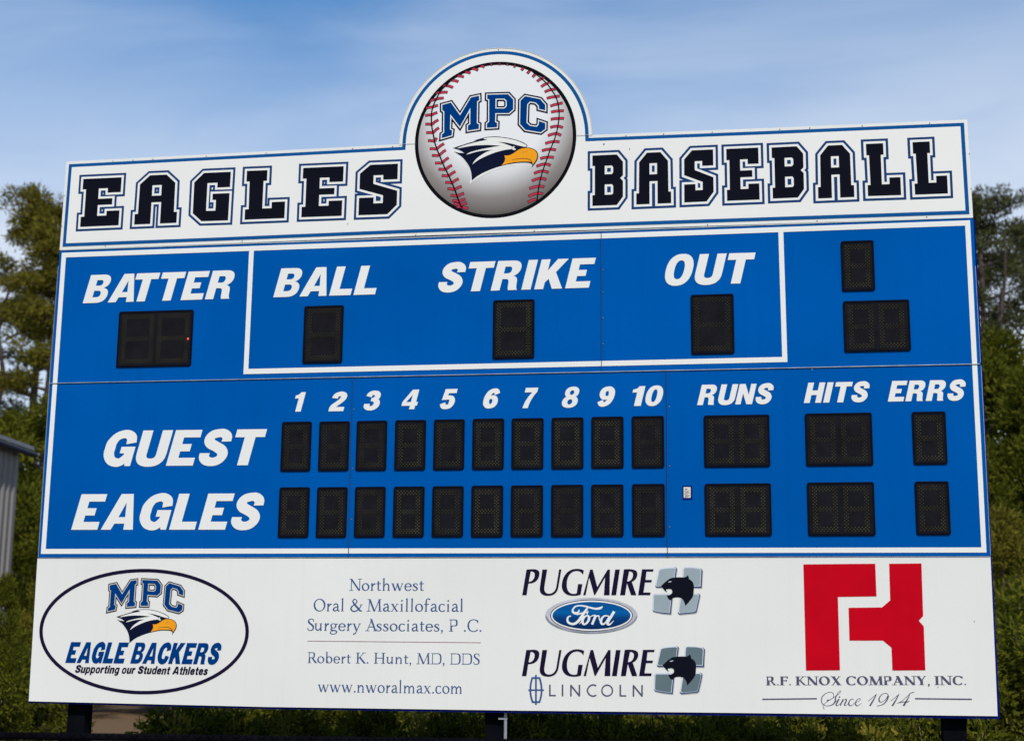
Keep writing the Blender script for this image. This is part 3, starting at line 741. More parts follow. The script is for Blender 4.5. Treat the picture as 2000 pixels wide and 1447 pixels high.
for z, L3 in ((z3, [((510,548),(590,550),(685,583)),((400,665),(480,660),(600,655)),((310,792),(395,770),(540,745)),((260,905),(365,885),(450,860)),((245,1020),(350,1010),(440,970)),((248,1155),(352,1160),(455,1085)),((262,1290),(372,1290),(465,1208)),((290,1412),(400,1425),(428,1365))]),
              (z5, [((318,252),(425,260),(545,172)),((352,360),(462,365),(572,272)),((400,480),(510,480),(618,392)),((455,575),(563,585),(668,508)),((505,675),(612,685),(722,607)),((560,780),(665,790),(773,722)),((595,880),(706,895),(820,842)),((645,982),(750,1000),(858,952)),((675,1062),(778,1080),(880,1042)),((692,1112),(795,1138),(905,1102)),((740,1165),(830,1170),(922,1192))]),
              (z4, [((715,485),(790,440),(840,420)),((780,570),(870,515),(925,500)),((835,650),(945,612),(1010,607)),((868,750),(1000,725),(1075,716)),((925,872),(1048,838),(1120,822)),((935,966),(1063,948),(1138,946)),((930,1080),(1060,1065),(1142,1066)),((922,1206),(1045,1185),(1122,1210)),((885,1335),(1020,1300),(1095,1332))]),
              (z6, [((845,172),(982,140),(1070,148)),((790,285),(928,260),(1015,275)),((765,410),(885,385),(980,392)),((705,530),(845,490),(932,516)),((668,640),(805,600),(897,628)),((635,758),(770,715),(862,738)),((595,880),(745,840),(832,852)),((580,1000),(728,948),(810,962)),((572,1092),(705,1042))])):
    for s in L3:
        if len(s) == 3: ST.append([z(s[0]), z(s[1])]); ST.append([z(s[1]), z(s[2])])
        else: ST.append([z(s[0]), z(s[1])])
for s in ST:
    a, bb = Vector(s[0]), Vector(s[1]); d = (bb - a).normalized(); ln_ = (bb - a).length
    mid = (a + bb) / 2 + Vector((-d.y, d.x)) * ln_ * .05
    s1 = [tuple(a), tuple(mid), tuple(bb)]; w = 6.1 * px if ln_ > 7 * px else 4.6 * px
    s2 = [tuple(a + d * .9 * px), tuple(mid), tuple(bb - d * .9 * px)]
    o = sheet([(inball(stroke(s1, w, 3), BR - .012), M['stitchedge'], 15.5), (inball(stroke(s2, w - 2.4 * px, 3), BR - .018), M['stitch'], 17)], 'stitch', SB)
sheet([(inball(stroke(seamL, 2.8 * px, 4)), M['ringblack'], 18.5), (inball(stroke(seamR, 2.4 * px, 4)), M['ringblack'], 18.5)], 'ball_seam', SB, 'dark curved seam lines on the printed ball')

# ---- arched letters of the crest, and the eagle head (traced once, used on both crests)
cm = [(117,300),(258,262),(407,470),(585,178),(717,150),(720,225),(686,240),(681,600),(716,615),(713,690),(535,717),(535,635),(573,612),(575,350),(405,655),(250,455),(243,700),(280,715),(270,795),(107,842),(112,775),(148,752),(150,405),(118,388)]
cp = [(850,135),(1190,125),(1274,215),(1272,372),(1200,434),(982,434),(978,580),(1012,592),(1008,663),(843,672),(845,602),(880,575),(882,210),(848,200)]
cph = [(985,200),(1130,198),(1166,235),(1166,322),(1130,358),(983,358)]
cc = [(1465,158),(1712,207),(1793,302),(1792,388),(1690,363),(1690,315),(1640,262),(1545,245),(1500,290),(1488,590),(1545,640),(1655,655),(1688,615),(1690,562),(1795,597),(1793,690),(1720,745),(1470,705),(1383,610),(1390,230)]
def aff3(src, dst):
    A = Matrix(((src[0][0], src[0][1], 1), (src[1][0], src[1][1], 1), (src[2][0], src[2][1], 1))).inverted()
    ax = A @ Vector([d[0] for d in dst]); ay = A @ Vector([d[1] for d in dst])
    return lambda p: (ax[0] * p[0] + ax[1] * p[1] + ax[2], ay[0] * p[0] + ay[1] * p[1] + ay[2])
big = lambda p: (850 + p[0] / 8.333, 170 + p[1] / 8.333)
small_l = aff3([(857.4, 278.6), (946.4, 181), (1070, 222.2)], [(206.6, 1198.8), (275, 1127.6), (361.2, 1167)])
bige = lambda p: (870 + p[0] / 10, 250 + p[1] / 10)
small_e = aff3([(885, 290), (1039, 328), (921.5, 354)], [(227.8, 1204), (336.4, 1238.5), (253, 1255)])
def crest(maplet, mapeag, d1, d2, mline, mgap, h0, sz, halo):
    for pl, ho, nm in ((cm, [], 'M'), (cp, [cph], 'P'), (cc, [], 'C')):
        a = [P(*maplet(big(p))) for p in pl]; hh = [[P(*maplet(big(p))) for p in q] for q in ho]
        sheet([(off_layer([a], hh, d2), mline, h0), (off_layer([a], hh, d1), mgap, h0 + 2), ([(1, a)] + [(-1, q) for q in hh], M['letterblue'], h0 + 4)], 'crest_letter', SB)
    E_ = lambda pts, n=4, closed=True: [P(*mapeag(bige(p))) for p in pts]
    def sm(segs):
        """segments smoothed one by one, sharp where they meet"""
        r = []
        for s in segs:
            q = catmull(s, 5) if len(s) > 2 else list(s)
            r += q[:-1]
        return E_(r)
    nav = sm([[(150,400),(330,340),(480,293),(640,248)], [(640,248),(555,256)], [(555,256),(650,225),(760,196),(850,181),(950,176),(1050,179),(1200,198),(1350,230),(1480,273),(1575,322),(1603,352),(1590,375),(1568,388)],
              [(1568,388),(1650,393),(1730,420),(1790,470),(1815,545),(1802,620),(1760,692),(1715,752),(1678,788)], [(1678,788),(1700,745),(1690,713),(1655,694),(1590,684),(1450,686),(1300,704),(1120,746),(1000,780),(850,835),(700,905),(600,970),(515,1040)],
              [(515,1040),(513,950),(498,850),(460,750),(400,660),(320,570),(250,520),(165,466)], [(165,466),(270,492),(378,498)], [(378,498),(300,450),(220,422),(150,400)]])
    w1 = sm([[(225,408),(330,362),(450,325),(600,285),(720,260),(832,241)], [(832,241),(765,228),(745,213)], [(745,213),(850,195),(950,190),(1050,193),(1200,213),(1350,245),(1470,287),(1560,332),(1588,354),(1575,372),(1555,378)],
             [(1555,378),(1450,357),(1330,325),(1200,297),(1100,286),(1000,283)], [(1000,283),(1100,301),(1200,332),(1290,366),(1312,376)], [(1312,376),(1296,400),(1302,420)],
             [(1302,420),(1150,441),(1000,480),(850,535),(700,605),(600,665),(530,718)], [(530,718),(560,665),(620,600),(700,540),(800,480),(930,433)], [(930,433),(850,440),(750,448),(600,476),(480,512),(408,530)],
             [(408,530),(470,490),(560,460),(700,425),(850,396),(1000,370),(1085,356)], [(1085,356),(900,344),(750,343),(560,353),(400,378),(225,412)]])
    beak = sm([[(1155,546),(1230,546),(1300,520),(1370,475),(1440,430),(1530,404),(1640,406),(1720,430),(1775,480),(1796,545),(1778,620),(1735,690),(1708,728)], [(1708,728),(1704,700),(1670,672),(1600,665),(1450,668),(1300,687),(1100,737)], [(1100,737),(1145,680),(1168,620),(1155,546)]])
    eye = [P(*mapeag(bige(p))) for p in sel(1345, 405, 42, 38, 2, 20)]
    pup = [P(*mapeag(bige(p))) for p in [(1345,378),(1372,372),(1410,385),(1415,430),(1390,432),(1385,418),(1362,415),(1345,400)]]
    mo = stroke(E_([(1300,632),(1420,612),(1540,604),(1630,620),(1680,655),(1702,722)]), [.4 * sz, .9 * sz, 1.0 * sz, 1.1 * sz, 1.1 * sz, .9 * sz], 5)
    no = stroke(E_([(1505,492),(1560,476),(1615,462)]), [.2 * sz, .6 * sz, .2 * sz], 4)
    lay = []
    if halo:
        lay.append((map_shapes([(1, [(160,470),(300,560),(400,680),(460,780),(492,900),(495,1000),(475,1115),(515,1062),(640,985),(900,850),(1200,760),(1500,715),(1650,720),(1680,800),(1500,740),(1200,720),(800,700),(400,500)])], lambda p: P(*mapeag(bige(p)))), M['wvinyl'], h0 - .5))
    lay += [([(1, nav)], M['navyprint'], h0 + 1), ([(1, w1)], M['wvinyl'], h0 + 3), ([(1, beak)], M['orange'], h0 + 3), ([(1, eye)], M['wvinyl'], h0 + 4.5), ([(1, pup)], M['navyprint'], h0 + 6), (mo, M['navyprint'], h0 + 5), (no, M['brown'], h0 + 5)]
    sheet(lay, 'eagle_head_emblem', SB, 'printed navy and white eagle head with orange beak')
ident = lambda p: p
crest(ident, ident, .0095, .0240, M['navyprint'], M['wvinyl'], 20, .00482, True)

# ================================================================== main blue cabinets
m_tl, m_tr = P(117, 490), P(1901, 426)
s_l, s_r = P(97.5, 748.8), P(1915, 710.8)
b_l, b_r = P(74, 1088), P(1934, 1085.5)
up_l = (m_tl[0] + s_l[0]) / 2
gap = .003
# seams (abscissa, range)
def on_line(a, b, px_):
    t_ = (px_ - a[0]) / (b[0] - a[0]); return (px_, a[1] + (b[1] - a[1]) * t_)
ptl, ptr = (117, 490), (1901, 426); psl, psr = (97.5, 748.8), (1915, 710.8); pbl, pbr = (74, 1088), (1934, 1085.5)
sU = (1174.6, 1175.2); s1 = (689, 681); s2 = (1302, 1304)
def panel(a, b, c_, d):
    prism('scoring_panel', [P(*q) for q in (a, b, c_, d)], 0, .012, SB, M['blue'])
g = .35
panel(ptl, on_line(ptl, ptr, sU[0] - g), on_line(psl, psr, sU[1] - g), psl)
panel(on_line(ptl, ptr, sU[0] + g), ptr, psr, on_line(psl, psr, sU[1] + g))
panel(psl, on_line(psl, psr, s1[0] - g), on_line(pbl, pbr, s1[1] - g), pbl)
panel(on_line(psl, psr, s1[0] + g), on_line(psl, psr, s2[0] - g), on_line(pbl, pbr, s2[1] - g), on_line(pbl, pbr, s1[1] + g))
panel(on_line(psl, psr, s2[0] + g), psr, pbr, on_line(pbl, pbr, s2[1] + g))
# cabinets behind the panels
def cab(pts, mat, y0=.013, y1=.24):
    prism('cabinet', [P(*q) for q in pts], y0, y1, SB, mat)
cab([(118, 491), (1904, 428), (1919, 709), (99, 747)], M['navy'])
cab([(98, 751), (1919, 713), (1937.5, 1086), (75, 1089.5)], M['navy'])
# sponsor sign
sp_ = [P(*q) for q in ((73.2, 1090), (700, 1090), (1400, 1089.4), (1934.5, 1087), (1948.5, 1397.8), (1400, 1391), (1000, 1386.8), (520, 1379.8), (56.2, 1368.7))]
prism('sponsor_panel', sp_, -.001, .01, SB, M['white'])
prism('cabinet', [P(*q) for q in ((71.6, 1090.5), (1937.5, 1087.5), (1953.5, 1403.2), (1400, 1396.3), (1000, 1391.4), (520, 1383.8), (54, 1372))], .0115, .16, SB, M['navy'])
# joint strips and trims
def strip_box(name, a, b, w, y0, y1, mat, label=None):
    a, b = Vector(P(*a)), Vector(P(*b)); d = (b - a).normalized(); n_ = Vector((-d.y, d.x)) * w / 2
    return prism(name, [tuple(a + n_), tuple(b + n_), tuple(b - n_), tuple(a - n_)], y0, y1, SB, mat, label)
strip_box('joint_strip', (98, 748.8), (1914, 711), .0058, -.010, .004, M['alu'])
strip_box('joint_strip', (117, 489), (1900, 425.2), .005, -.005, .004, M['alu_white'])
strip_box('joint_strip', (74, 1089.2), (1934, 1086.6), .005, -.006, .004, M['alu'])
strip_box('edge_trim', (99.8, 700), (83, 960), .004, -.004, .012, M['alu'])
strip_box('edge_trim', (83, 960), (74.8, 1087), .004, -.004, .012, M['alu'])
strip_box('edge_trim', (114, 520), (99.8, 700), .003, -.004, .012, M['alu'])
strip_box('edge_trim', (1905, 520), (1915, 708), .003, -.004, .012, M['alu'])
strip_box('edge_trim', (1916, 714), (1934.5, 1084), .0035, -.004, .012, M['alu'])
strip_box('panel_seam', (sU[0], 452), (sU[1], 724.5), .0032, -.0125, .004, M['seam'])
strip_box('panel_seam', (s1[0], 739), (s1[1], 1088), .0032, -.0125, .004, M['seam'])
strip_box('panel_seam', (s2[0], 726), (s2[1], 1088), .0032, -.0125, .004, M['seam'])

# painted white frames
def strips(segs, h=4):
    S = []
    for q in segs: S.append((1, [P(*p) for p in q]))
    return S
o1 = [(121, 494), (1894.5, 430.6), (1926.8, 1078.6), (80, 1081.3)]; i1 = [(129, 503), (1885, 441), (1916.6, 1068.6), (89.5, 1071.6)]
fr = []
for k in range(4):
    k2 = (k + 1) % 4
    fr.append([o1[k], o1[k2], i1[k2], i1[k]])
sheet([(strips(fr), M['wvinyl'], 4)], 'border_stripe', SB, 'white line framing the blue scoring area')
bx = [[(486.9, 486), (496.2, 486), (485.2, 720.5), (475.6, 730.8)], [(475.6, 730.8), (485.2, 720.5), (1527.7, 697.2), (1538, 707)], [(1538, 707), (1527.7, 697.2), (1520, 448), (1529.8, 448)]]
sheet([(strips(bx), M['wvinyl'], 6)], 'border_stripe', SB, 'white line boxing in the ball strike and out displays')

# captions
def caption(txt, xl, xr, bl, br, top, sl, track=.085, label=None):
    gs = word(HEAVY, txt, xl, xr, bl, br, top, sl, track)
    sheet(text_layers(gs, M['wvinyl'], 8), 'caption', SB, label or f'white slanted word {txt}')
SL = .245
caption('BATTER', (161.8, 592.6), (458.4, 540.7), (161.8, 592.6), (449.8, 583.4), (178.1, 537.6), SL, 0)
caption('BALL', (533.9, 580.9), (735.8, 562.7), (533.9, 580.9), (731, 575.2), (549.7, 524.7), SL, 0)
caption('STRIKE', (856, 560), (1163.9, 504.4), (922, 569.2), (1152, 562), (1117.8, 505.3), SL, 0)
caption('OUT', (1298.7, 530), (1475.9, 493.7), (1427, 554.3), (1447, 553.8), (1475.9, 493.7), SL, 0)
caption('GUEST', (202, 897.5), (522, 838.3), (323, 909.5), (484, 908.3), (342.5, 840), SL, 0)
caption('EAGLES', (139.3, 1034.3), (516.3, 980), (139.3, 1034.3), (440, 1034), (158.8, 965), SL, 0)
caption('RUNS', (1361.6, 791.2), (1511, 758.8), (1361.6, 791.2), (1460, 789.4), (1368.1, 751.7), SL, 0)
caption('HITS', (1569.9, 787.1), (1698.5, 755.3), (1569.9, 787.1), (1649, 785.6), (1579, 747.6), SL, 0)
caption('ERRS', (1733.9, 784.3), (1886.2, 752.5), (1733.9, 784.3), (1840, 782.6), (1741.3, 744.2), SL, 0)
zn, zm = Z(530, 740, 4.5225), Z(900, 740, 4.521)
nums = [('1', (576, 597.5), 804, 766), ('2', (641.8, 678.5), 803.4, 764.6), ('3', (710.5, 744), 801.6, 762.8), ('4', (784.2, 819), 799.6, 761), ('5', (859.3, 894), 799, 759.6),
        ('6', (943.6, 977), 797.8, 758.6), ('7', (1020.4, 1051.6), 797.2, 757.2), ('8', (1097.4, 1131.6), 795.8, 756), ('9', (1167, 1201.4), 794.4, 754.8), ('10', (1235.6, 1295.4), 793, 753.4)]
for ch, (xa, xb), yb, yt in nums:
    gs = word(HEAVY, ch, (xa, yb - 10), (xb, yt + 8), (xa, yb), (xa + 10, yb - .2), (xb - 8, yt), SL, .13)
    sheet(text_layers(gs, M['wvinyl'], 8), 'inning_number', SB, f'white slanted inning number {ch}')

# ---- LED digit displays
def px_quad(z, q): return [z(p) for p in q]
def segment_meshes(w, h):
    """7 segments of a digit cell w x h (metres) made of small round leds on a diamond lattice"""
    t_ = .044; sp2 = .0285
    R_ = [rect(0, h - t_, w, h), rect(0, h / 2 - t_ / 2, w, h / 2 + t_ / 2), rect(0, 0, w, t_),
          rect(0, h / 2, t_, h), rect(w - t_, h / 2, w, h), rect(0, 0, t_, h / 2), rect(w - t_, 0, w, h / 2)]
    out_ = []
    taken = set()
    for r in R_:
        x0, y0 = r[0]; x1, y1 = r[2]; V, F = [], []
        i = 0; y = sp2 / 4
        while y < h:
            x = sp2 / 4 + (sp2 / 2 if i % 2 else 0)
            while x < w:
                if x0 <= x <= x1 and y0 <= y <= y1 and (round(x, 4), round(y, 4)) not in taken:
                    taken.add((round(x, 4), round(y, 4)))
                    b_ = len(V); rr = .0052
                    V.append((x, -.003, y))
                    for k in range(6): V.append((x + rr * cos(k * pi / 3), 0, y + rr * sin(k * pi / 3)))
                    for k in range(6): F.append([b_, b_ + 1 + k, b_ + 1 + (k + 1) % 6])
                x += sp2
            y += sp2 / 2; i += 1
        me = bpy.data.meshes.new('led_segment'); me.from_pydata(V, [], F); me.materials.append(M['led']); me.update()
        out_.append(me)
    return out_
SEG = {}
def rounded(u0, v0, u1, v1, r, n=5):
    pts = []
    for cx, cy, a0 in ((u1 - r, v1 - r, 0), (u0 + r, v1 - r, 90), (u0 + r, v0 + r, 180), (u1 - r, v0 + r, 270)):
        for k in range(n + 1):
            a = radians(a0 + 90 * k / n); pts.append((cx + r * cos(a), cy + r * sin(a)))
    return pts
def module(z, q, digits, label):
    c4 = [z(p) for p in q]
    u0 = (c4[0][0] + c4[3][0]) / 2; u1 = (c4[1][0] + c4[2][0]) / 2; v1 = (c4[0][1] + c4[1][1]) / 2; v0 = (c4[2][1] + c4[3][1]) / 2
    outer = rounded(u0, v0, u1, v1, .018); inner = rounded(u0 + .016, v0 + .016, u1 - .016, v1 - .016, .010)
    V, F, MI = [], [], []
    n = len(outer)
    for rr, yy in ((outer, .0), (outer, -.012), (inner, -.012), (inner, -.0085)):
        for a, b_ in rr: V.append((a, yy, b_))
    for k in range(3):
        for i in range(n):
            j = (i + 1) % n
            F.append([k * n + i, k * n + j, (k + 1) * n + j, (k + 1) * n + i][::-1]); MI.append(0)
    F.append([3 * n + i for i in range(n)]); MI.append(1)
    me = bpy.data.meshes.new('digit_display'); me.from_pydata(V, [], F); me.polygons.foreach_set('material_index', MI); me.update()
    o = link('digit_display', me, SB, [M['bezel'], M['face']])
    o['label'] = label
    H = v1 - v0; W_ = u1 - u0
    mh = .032; cellw = (W_ - (.062 if digits == 1 else .125)) / digits
    key = (round(cellw, 2), round(H - 2 * mh, 2))
    if key not in SEG: SEG[key] = segment_meshes(*key)
    dim = random.uniform(.55, 1.15)
    gapx = (W_ - digits * key[0]) / (digits + 1)
    for d in range(digits):
        ux = u0 + gapx * (d + 1) + key[0] * d
        for me2 in SEG[key]:
            s = bpy.data.objects.new('led_segment', me2); COL.objects.link(s); s.parent = o
            s.color = (dim, dim, dim, 1); s.location = (ux, -.0088, v0 + (H - key[1]) / 2)
    return o, (u0, v0, u1, v1)
zA, zB, zC, zD, zE = Z(90, 470, 4.878), Z(480, 470, 4.878), Z(840, 470, 4.878), Z(1250, 440, 4.988), Z(1550, 420, 4.5225)
zF, zG = Z(1300, 720, 4.256), Z(1550, 700, 3.617)
bat, _ = module(zA, [(703,680),(1410,659),(1382,1193),(668,1210)], 2, 'two-digit display under the word BATTER with one red dot lit')
module(zB, [(563,627),(935,617),(920,1163),(542,1172)], 1, 'single-digit display under the word BALL')
module(zC, [(605,570),(997,562),(993,1121),(597,1128)], 1, 'single-digit display under the word STRIKE')
module(zD, [(492,680),(911,670),(923,1250),(505,1260)], 1, 'single-digit display under the word OUT')
module(zE, [(416,236),(703,224),(723,665),(430,678)], 1, 'single-digit display in the upper right corner')
module(zE, [(436,765),(1017,747),(1040,1198),(450,1213)], 2, 'two-digit display in the upper right corner')
up5 = [[(97,380),(358,377),(346,813),(82,816)],[(428,377),(694,374),(682,810),(414,813)],[(758,372),(1026,368),(1015,807),(746,810)],[(1098,366),(1368,362),(1360,804),(1087,807)],[(1440,360),(1709,357),(1703,801),(1430,804)]]
lo5 = [[(75,957),(342,955),(328,1398),(60,1400)],[(408,956),(675,954),(663,1398),(395,1400)],[(743,953),(1012,951),(1001,1396),(731,1398)],[(1084,951),(1355,948),(1347,1396),(1073,1397)],[(1427,948),(1700,945),(1694,1394),(1417,1396)]]
up10 = [[(107,352),(385,350),(380,798),(102,800)],[(453,348),(732,346),(730,795),(447,797)],[(804,343),(1085,340),(1083,792),(801,795)],[(1155,336),(1438,332),(1438,788),(1154,790)],[(1511,330),(1794,327),(1798,784),(1512,787)]]
lo10 = [[(98,942),(376,940),(372,1394),(91,1396)],[(446,940),(727,938),(726,1392),(441,1394)],[(801,936),(1083,933),(1082,1392),(798,1394)],[(1153,933),(1438,930),(1438,1390),(1154,1392)],[(1512,928),(1801,925),(1804,1389),(1517,1391)]]
for i in range(5):
    module(zn, up5[i], 1, f'guest display for inning {i+1}'); module(zn, lo5[i], 1, f'home display for inning {i+1}')
for i in range(5):
    module(zm, up10[i], 1, f'guest display for inning {i+6}'); module(zm, lo10[i], 1, f'home display for inning {i+6}')
module(zF, [(317,391),(861,381),(872,812),(323,820)], 2, 'guest two-digit runs display'); module(zF, [(325,958),(879,950),(881,1388),(330,1391)], 2, 'home two-digit runs display')
module(zG, [(80,390),(551,383),(564,755),(89,759)], 2, 'guest two-digit hits display'); module(zG, [(94,877),(568,872),(579,1250),(104,1251)], 2, 'home two-digit hits display')
module(zG, [(834,379),(1073,374),(1087,747),(848,749)], 1, 'guest errors display'); module(zG, [(854,870),(1096,866),(1109,1244),(869,1245)], 1, 'home errors display')
rl = zA((1356, 937))
V_ = [(rl[0], -.014, rl[1])] + [(rl[0] + .0085 * cos(k * pi / 4), -.0105, rl[1] + .0085 * sin(k * pi / 4)) for k in range(8)]
me = bpy.data.meshes.new('indicator_light'); me.from_pydata(V_, [], [[0, 1 + k, 1 + (k + 1) % 8] for k in range(8)]); link('indicator_light', me, bat, [M['redled']])

# rating sticker by the RUNS display
stk = [zF(p) for p in ((150,983),(208,983),(208,1072),(151,1072))]; stf = [zF(p) for p in ((140,972),(220,972),(220,1088),(142,1090))]
lines = []
for yy, xa, xb in ((996,162,182),(1002,160,178),(1012,156,200),(1022,156,192),(1031,158,202),(1040,156,184),(1050,158,200),(1056,160,198),(1064,156,186)):
    lines.append((1, [zF(p) for p in ((xa, yy), (xb, yy), (xb, yy + 4), (xa, yy + 4))]))
sheet([([(1, stf)], M['navy'], 3), ([(1, stk)], M['sticker'], 5), (lines, M['textgrey'], 6)], 'rating_plate', SB, 'small cream rating sticker with grey lines of print')

# screws along the edges
SC = []
def screws(a, b, ts, h=9.5, r=.0052):
    for t_ in ts:
        p = P(a[0] + (b[0] - a[0]) * t_, a[1] + (b[1] - a[1]) * t_)
        SC.append((p, 4.5, r))
screws((130, 320), (780, 286), [.14, .2, .26, .42, .6, .86, .98]); screws((1157, 268), (1889, 238), [.09, .19, .32, .5, .58, .72, .9])
screws((1891, 250), (1899, 420), [.3, .7]); screws((131, 330), (118, 480), [.35, .75]); screws((974, 98), (975, 98), [0]); screws((117, 484), (1899, 421), [.05, .2, .39, .52, .71, .83, .95], 9.5, .006)
screws((1178, 480), (1178, 720), [.2, .38, .59, .8], 2); screws((692, 750), (685, 1080), [.15, .5, .8], 2); screws((1307, 740), (1308, 1080), [.16, .5, .85], 2)
SC.append((P(1180, 282), 10.5, .007)); SC.append((P(1230, 291.5), 10.5, .005)); SC.append((P(680, 437.5), 10.5, .005)); SC.append((P(1832, 1341), 6, .004)); SC.append((P(1903, 1213), 6, .004)); SC.append((P(1586, 722), 2, .006))
V_, F_ = [], []
for p, h, r in SC:
    b_ = len(V_); V_.append((p[0], -h / 1000 - .002, p[1]))
    for k in range(8): V_.append((p[0] + r * cos(k * pi / 4), -h / 1000, p[1] + r * sin(k * pi / 4)))
    for k in range(8): F_.append([b_, b_ + 1 + k, b_ + 1 + (k + 1) % 8])
me = bpy.data.meshes.new('screw'); me.from_pydata(V_, [], F_); o = link('screw', me, SB, [M['screw']]); o['kind'] = 'stuff'

# ================================================================== sponsor panel prints
# --- oval club crest
zo = Z(50, 1080, 4.255)
ell = lambda cx, cy, rx, ry, n=90, rot=0.0: sel(cx, cy, rx, ry, 2.0, n, rot)
sheet([([(1, [zo(p) for p in ell(986, 650, 871, 521)]), (-1, [zo(p) for p in ell(986, 650, 842, 492)])], M['darkprint'], 6)], 'oval_ring', SB, 'thin dark oval ring around the club crest')
crest(small_l, small_e, .0080, .0165, M['darkprint'], M['tan'], 7, .0040, False)
gs = word(HEAVY, 'EAGLE BACKERS', (128, 1293.4), (432.6, 1265.7), (128, 1293.4), (420, 1296.4), (139.3, 1253.4), .24, .015, .42)
gs = [g_ + sum([expand(p, .0012) for sg, p in g_ if sg > 0], []) for g_ in gs]
sheet(text_layers(gs, M['letterblue'], 8), 'lettering', SB, 'condensed blue slanted lettering inside the oval')
gs = word(HEAVY, 'Supporting our Student Athletes', (146.8, 1312.7), (406, 1315), (146.8, 1312.8), (400, 1317), (151, 1298), .22, .115, .34)
gs = [g_ + sum([expand(p, .0011) for sg, p in g_ if sg > 0 and i_ not in (0, 13, 20)], []) for i_, g_ in enumerate(gs)]
sheet(text_layers(gs, M['darkprint'], 8), 'lettering', SB, 'small dark slanted line of text inside the oval')

# --- dental practice text
def serif_line(txt, xl, xr, bl, br, top, font=SERIF, m='textblue', track=.045, space=.34, label=None):
    gs = word(font, txt, xl, xr, bl, br, top, 0, track, space)
    sheet(text_layers(gs, M[m], 6), 'lettering', SB, label)
serif_line('Northwest', (682, 1153), (828, 1152), (682, 1152.8), (828, 1153), (700, 1129.8), label='blue serif line of text, topmost of five')
serif_line('Oral & Maxillofacial', (612.4, 1192), (904.4, 1192), (613, 1192.8), (904, 1194), (634, 1169.2), label='blue serif line of text, second of five')
serif_line('Surgery Associates, P .C.', (600.4, 1230), (940.4, 1230), (600.4, 1230.8), (940, 1232.8), (612, 1207.8), label='blue serif line of text, third of five')
strip = stroke([P(600.6, 1251.2), P(939.2, 1254.4)], .0042, 1)
sheet([(strip, M['maroon'], 6)], 'rule_line', SB, 'thin maroon line between blue text lines')
serif_line('Robert K. Hunt, MD, DDS', (600.6, 1293), (937, 1295), (601, 1293.8), (937, 1297), (612, 1273), label='blue serif line of text with a name')
serif_line('www.nworalmax.com', (620.6, 1350), (902.4, 1354), (621, 1350.4), (902, 1354), (640, 1327.2), label='blue serif web address line')

# --- car dealer lettering, traced letter by letter
zp = lambda p: (1000 + p[0] / 7.143, 1090 + p[1] / 7.143)
PUG = [solid('M143 513 L203 155 L300 150 C360 150 388 175 384 218 C378 300 320 352 230 350 L205 513 Z', 'M263 181 C300 178 322 198 318 235 C312 290 280 326 235 326 Z'),
       solid('M425 155 L492 155 L452 400 C445 460 470 492 515 492 C570 492 605 455 618 400 L658 155 L690 155 L648 400 C635 475 590 522 500 522 C410 520 378 470 390 400 Z'),
       solid('M1003 170 L992 228 C970 185 930 172 890 175 C800 185 760 280 765 380 C768 450 800 495 860 495 C885 495 905 488 905 480 L922 358 L983 358 L958 505 C930 518 880 522 850 522 C740 520 690 450 695 370 C700 250 780 143 900 145 C950 145 985 155 1003 170 Z'),
       solid('M993 513 L1090 155 L1127 155 L1190 398 L1335 155 L1367 155 L1362 513 L1283 513 L1300 262 L1160 511 L1148 511 L1078 262 L1028 513 Z'),
       solid('M1385 513 L1440 155 L1505 155 L1453 513 Z'),
       solid('M1508 513 L1562 152 C1640 146 1700 148 1738 178 C1768 225 1740 302 1672 327 L1735 513 L1662 513 L1605 345 L1578 513 Z', 'M1635 181 C1680 178 1694 208 1688 240 C1680 292 1650 320 1606 323 Z'),
       solid('M1760 513 L1815 152 L1977 152 L1968 184 L1877 184 L1863 300 L1953 300 L1945 335 L1857 335 L1835 475 L1935 475 L1928 513 Z')]
m2 = lambda q: (1019.5 + (q[0] - 1020) * 1.0105, 1319.5 + (q[1] - 1161.8) * 1.014)
for mp_, lb in ((ident, 'black slanted dealer lettering, upper line'), (m2, 'black slanted dealer lettering, lower line')):
    sheet([(map_shapes(g_, lambda p: P(*mp_(zp(p)))), M['darkprint'], 6) for g_ in PUG], 'lettering', SB, lb)

# --- blue script oval
zf = Z(1060, 1160, 10.0)
E10 = lambda cx, cy, rx, ry, r=0.0: [zf(p) for p in sel(cx, cy, rx, ry, 2.0, 90, r)]
half = [zf(p) for p in [(60, 425)] + [(952 + 896 * cos(radians(a)), 418 + 348 * sin(radians(a))) for a in range(178, -1, -4)] + [(1840, 425), (1757, 460)] + [(952 + 800 * cos(radians(a)), 418 + 306 * sin(radians(a))) for a in range(6, 175, 4)] + [(150, 465)]]
FS = []
FS += stroke([(712,298),(700,345),(650,372),(598,352),(588,300),(640,240),(720,222),(820,232),(930,262),(1040,283),(1130,268),(1172,236)], [16,34,48,44,32,28,26,30,34,38,44,14], 5)
FS += stroke([(878,262),(820,345),(760,440),(700,520),(630,572),(560,578),(500,545),(483,490),(505,440),(556,422)], [26,46,56,52,48,44,44,38,30,16], 5)
FS += stroke([(665,403),(730,378),(800,362),(850,352)], [14,28,26,18], 4)
FS += [(1, [(a, b) for a, b in sel(862, 340, 32, 28, 2, 20)]), (1, [(850,340),(890,350),(876,402),(862,380),(848,372)])]
FO = [(-1, sel(866, 336, 12, 11, 2, 14))]
FR = stroke([(722,578),(775,510),(830,440),(860,418)], [10,20,24,18], 4) + stroke([(850,420),(800,460),(778,530),(800,585),(850,570),(895,510),(905,450),(880,415),(850,420)], [30,44,50,36,36,46,46,28,26], 5)
FR += stroke([(905,455),(950,430),(985,415),(1035,412)], [10,16,20,26], 3) + stroke([(1038,412),(1010,480),(965,590)], [44,46,44], 3) + stroke([(1005,500),(1050,430),(1095,425),(1105,455)], [14,24,30,18], 4)
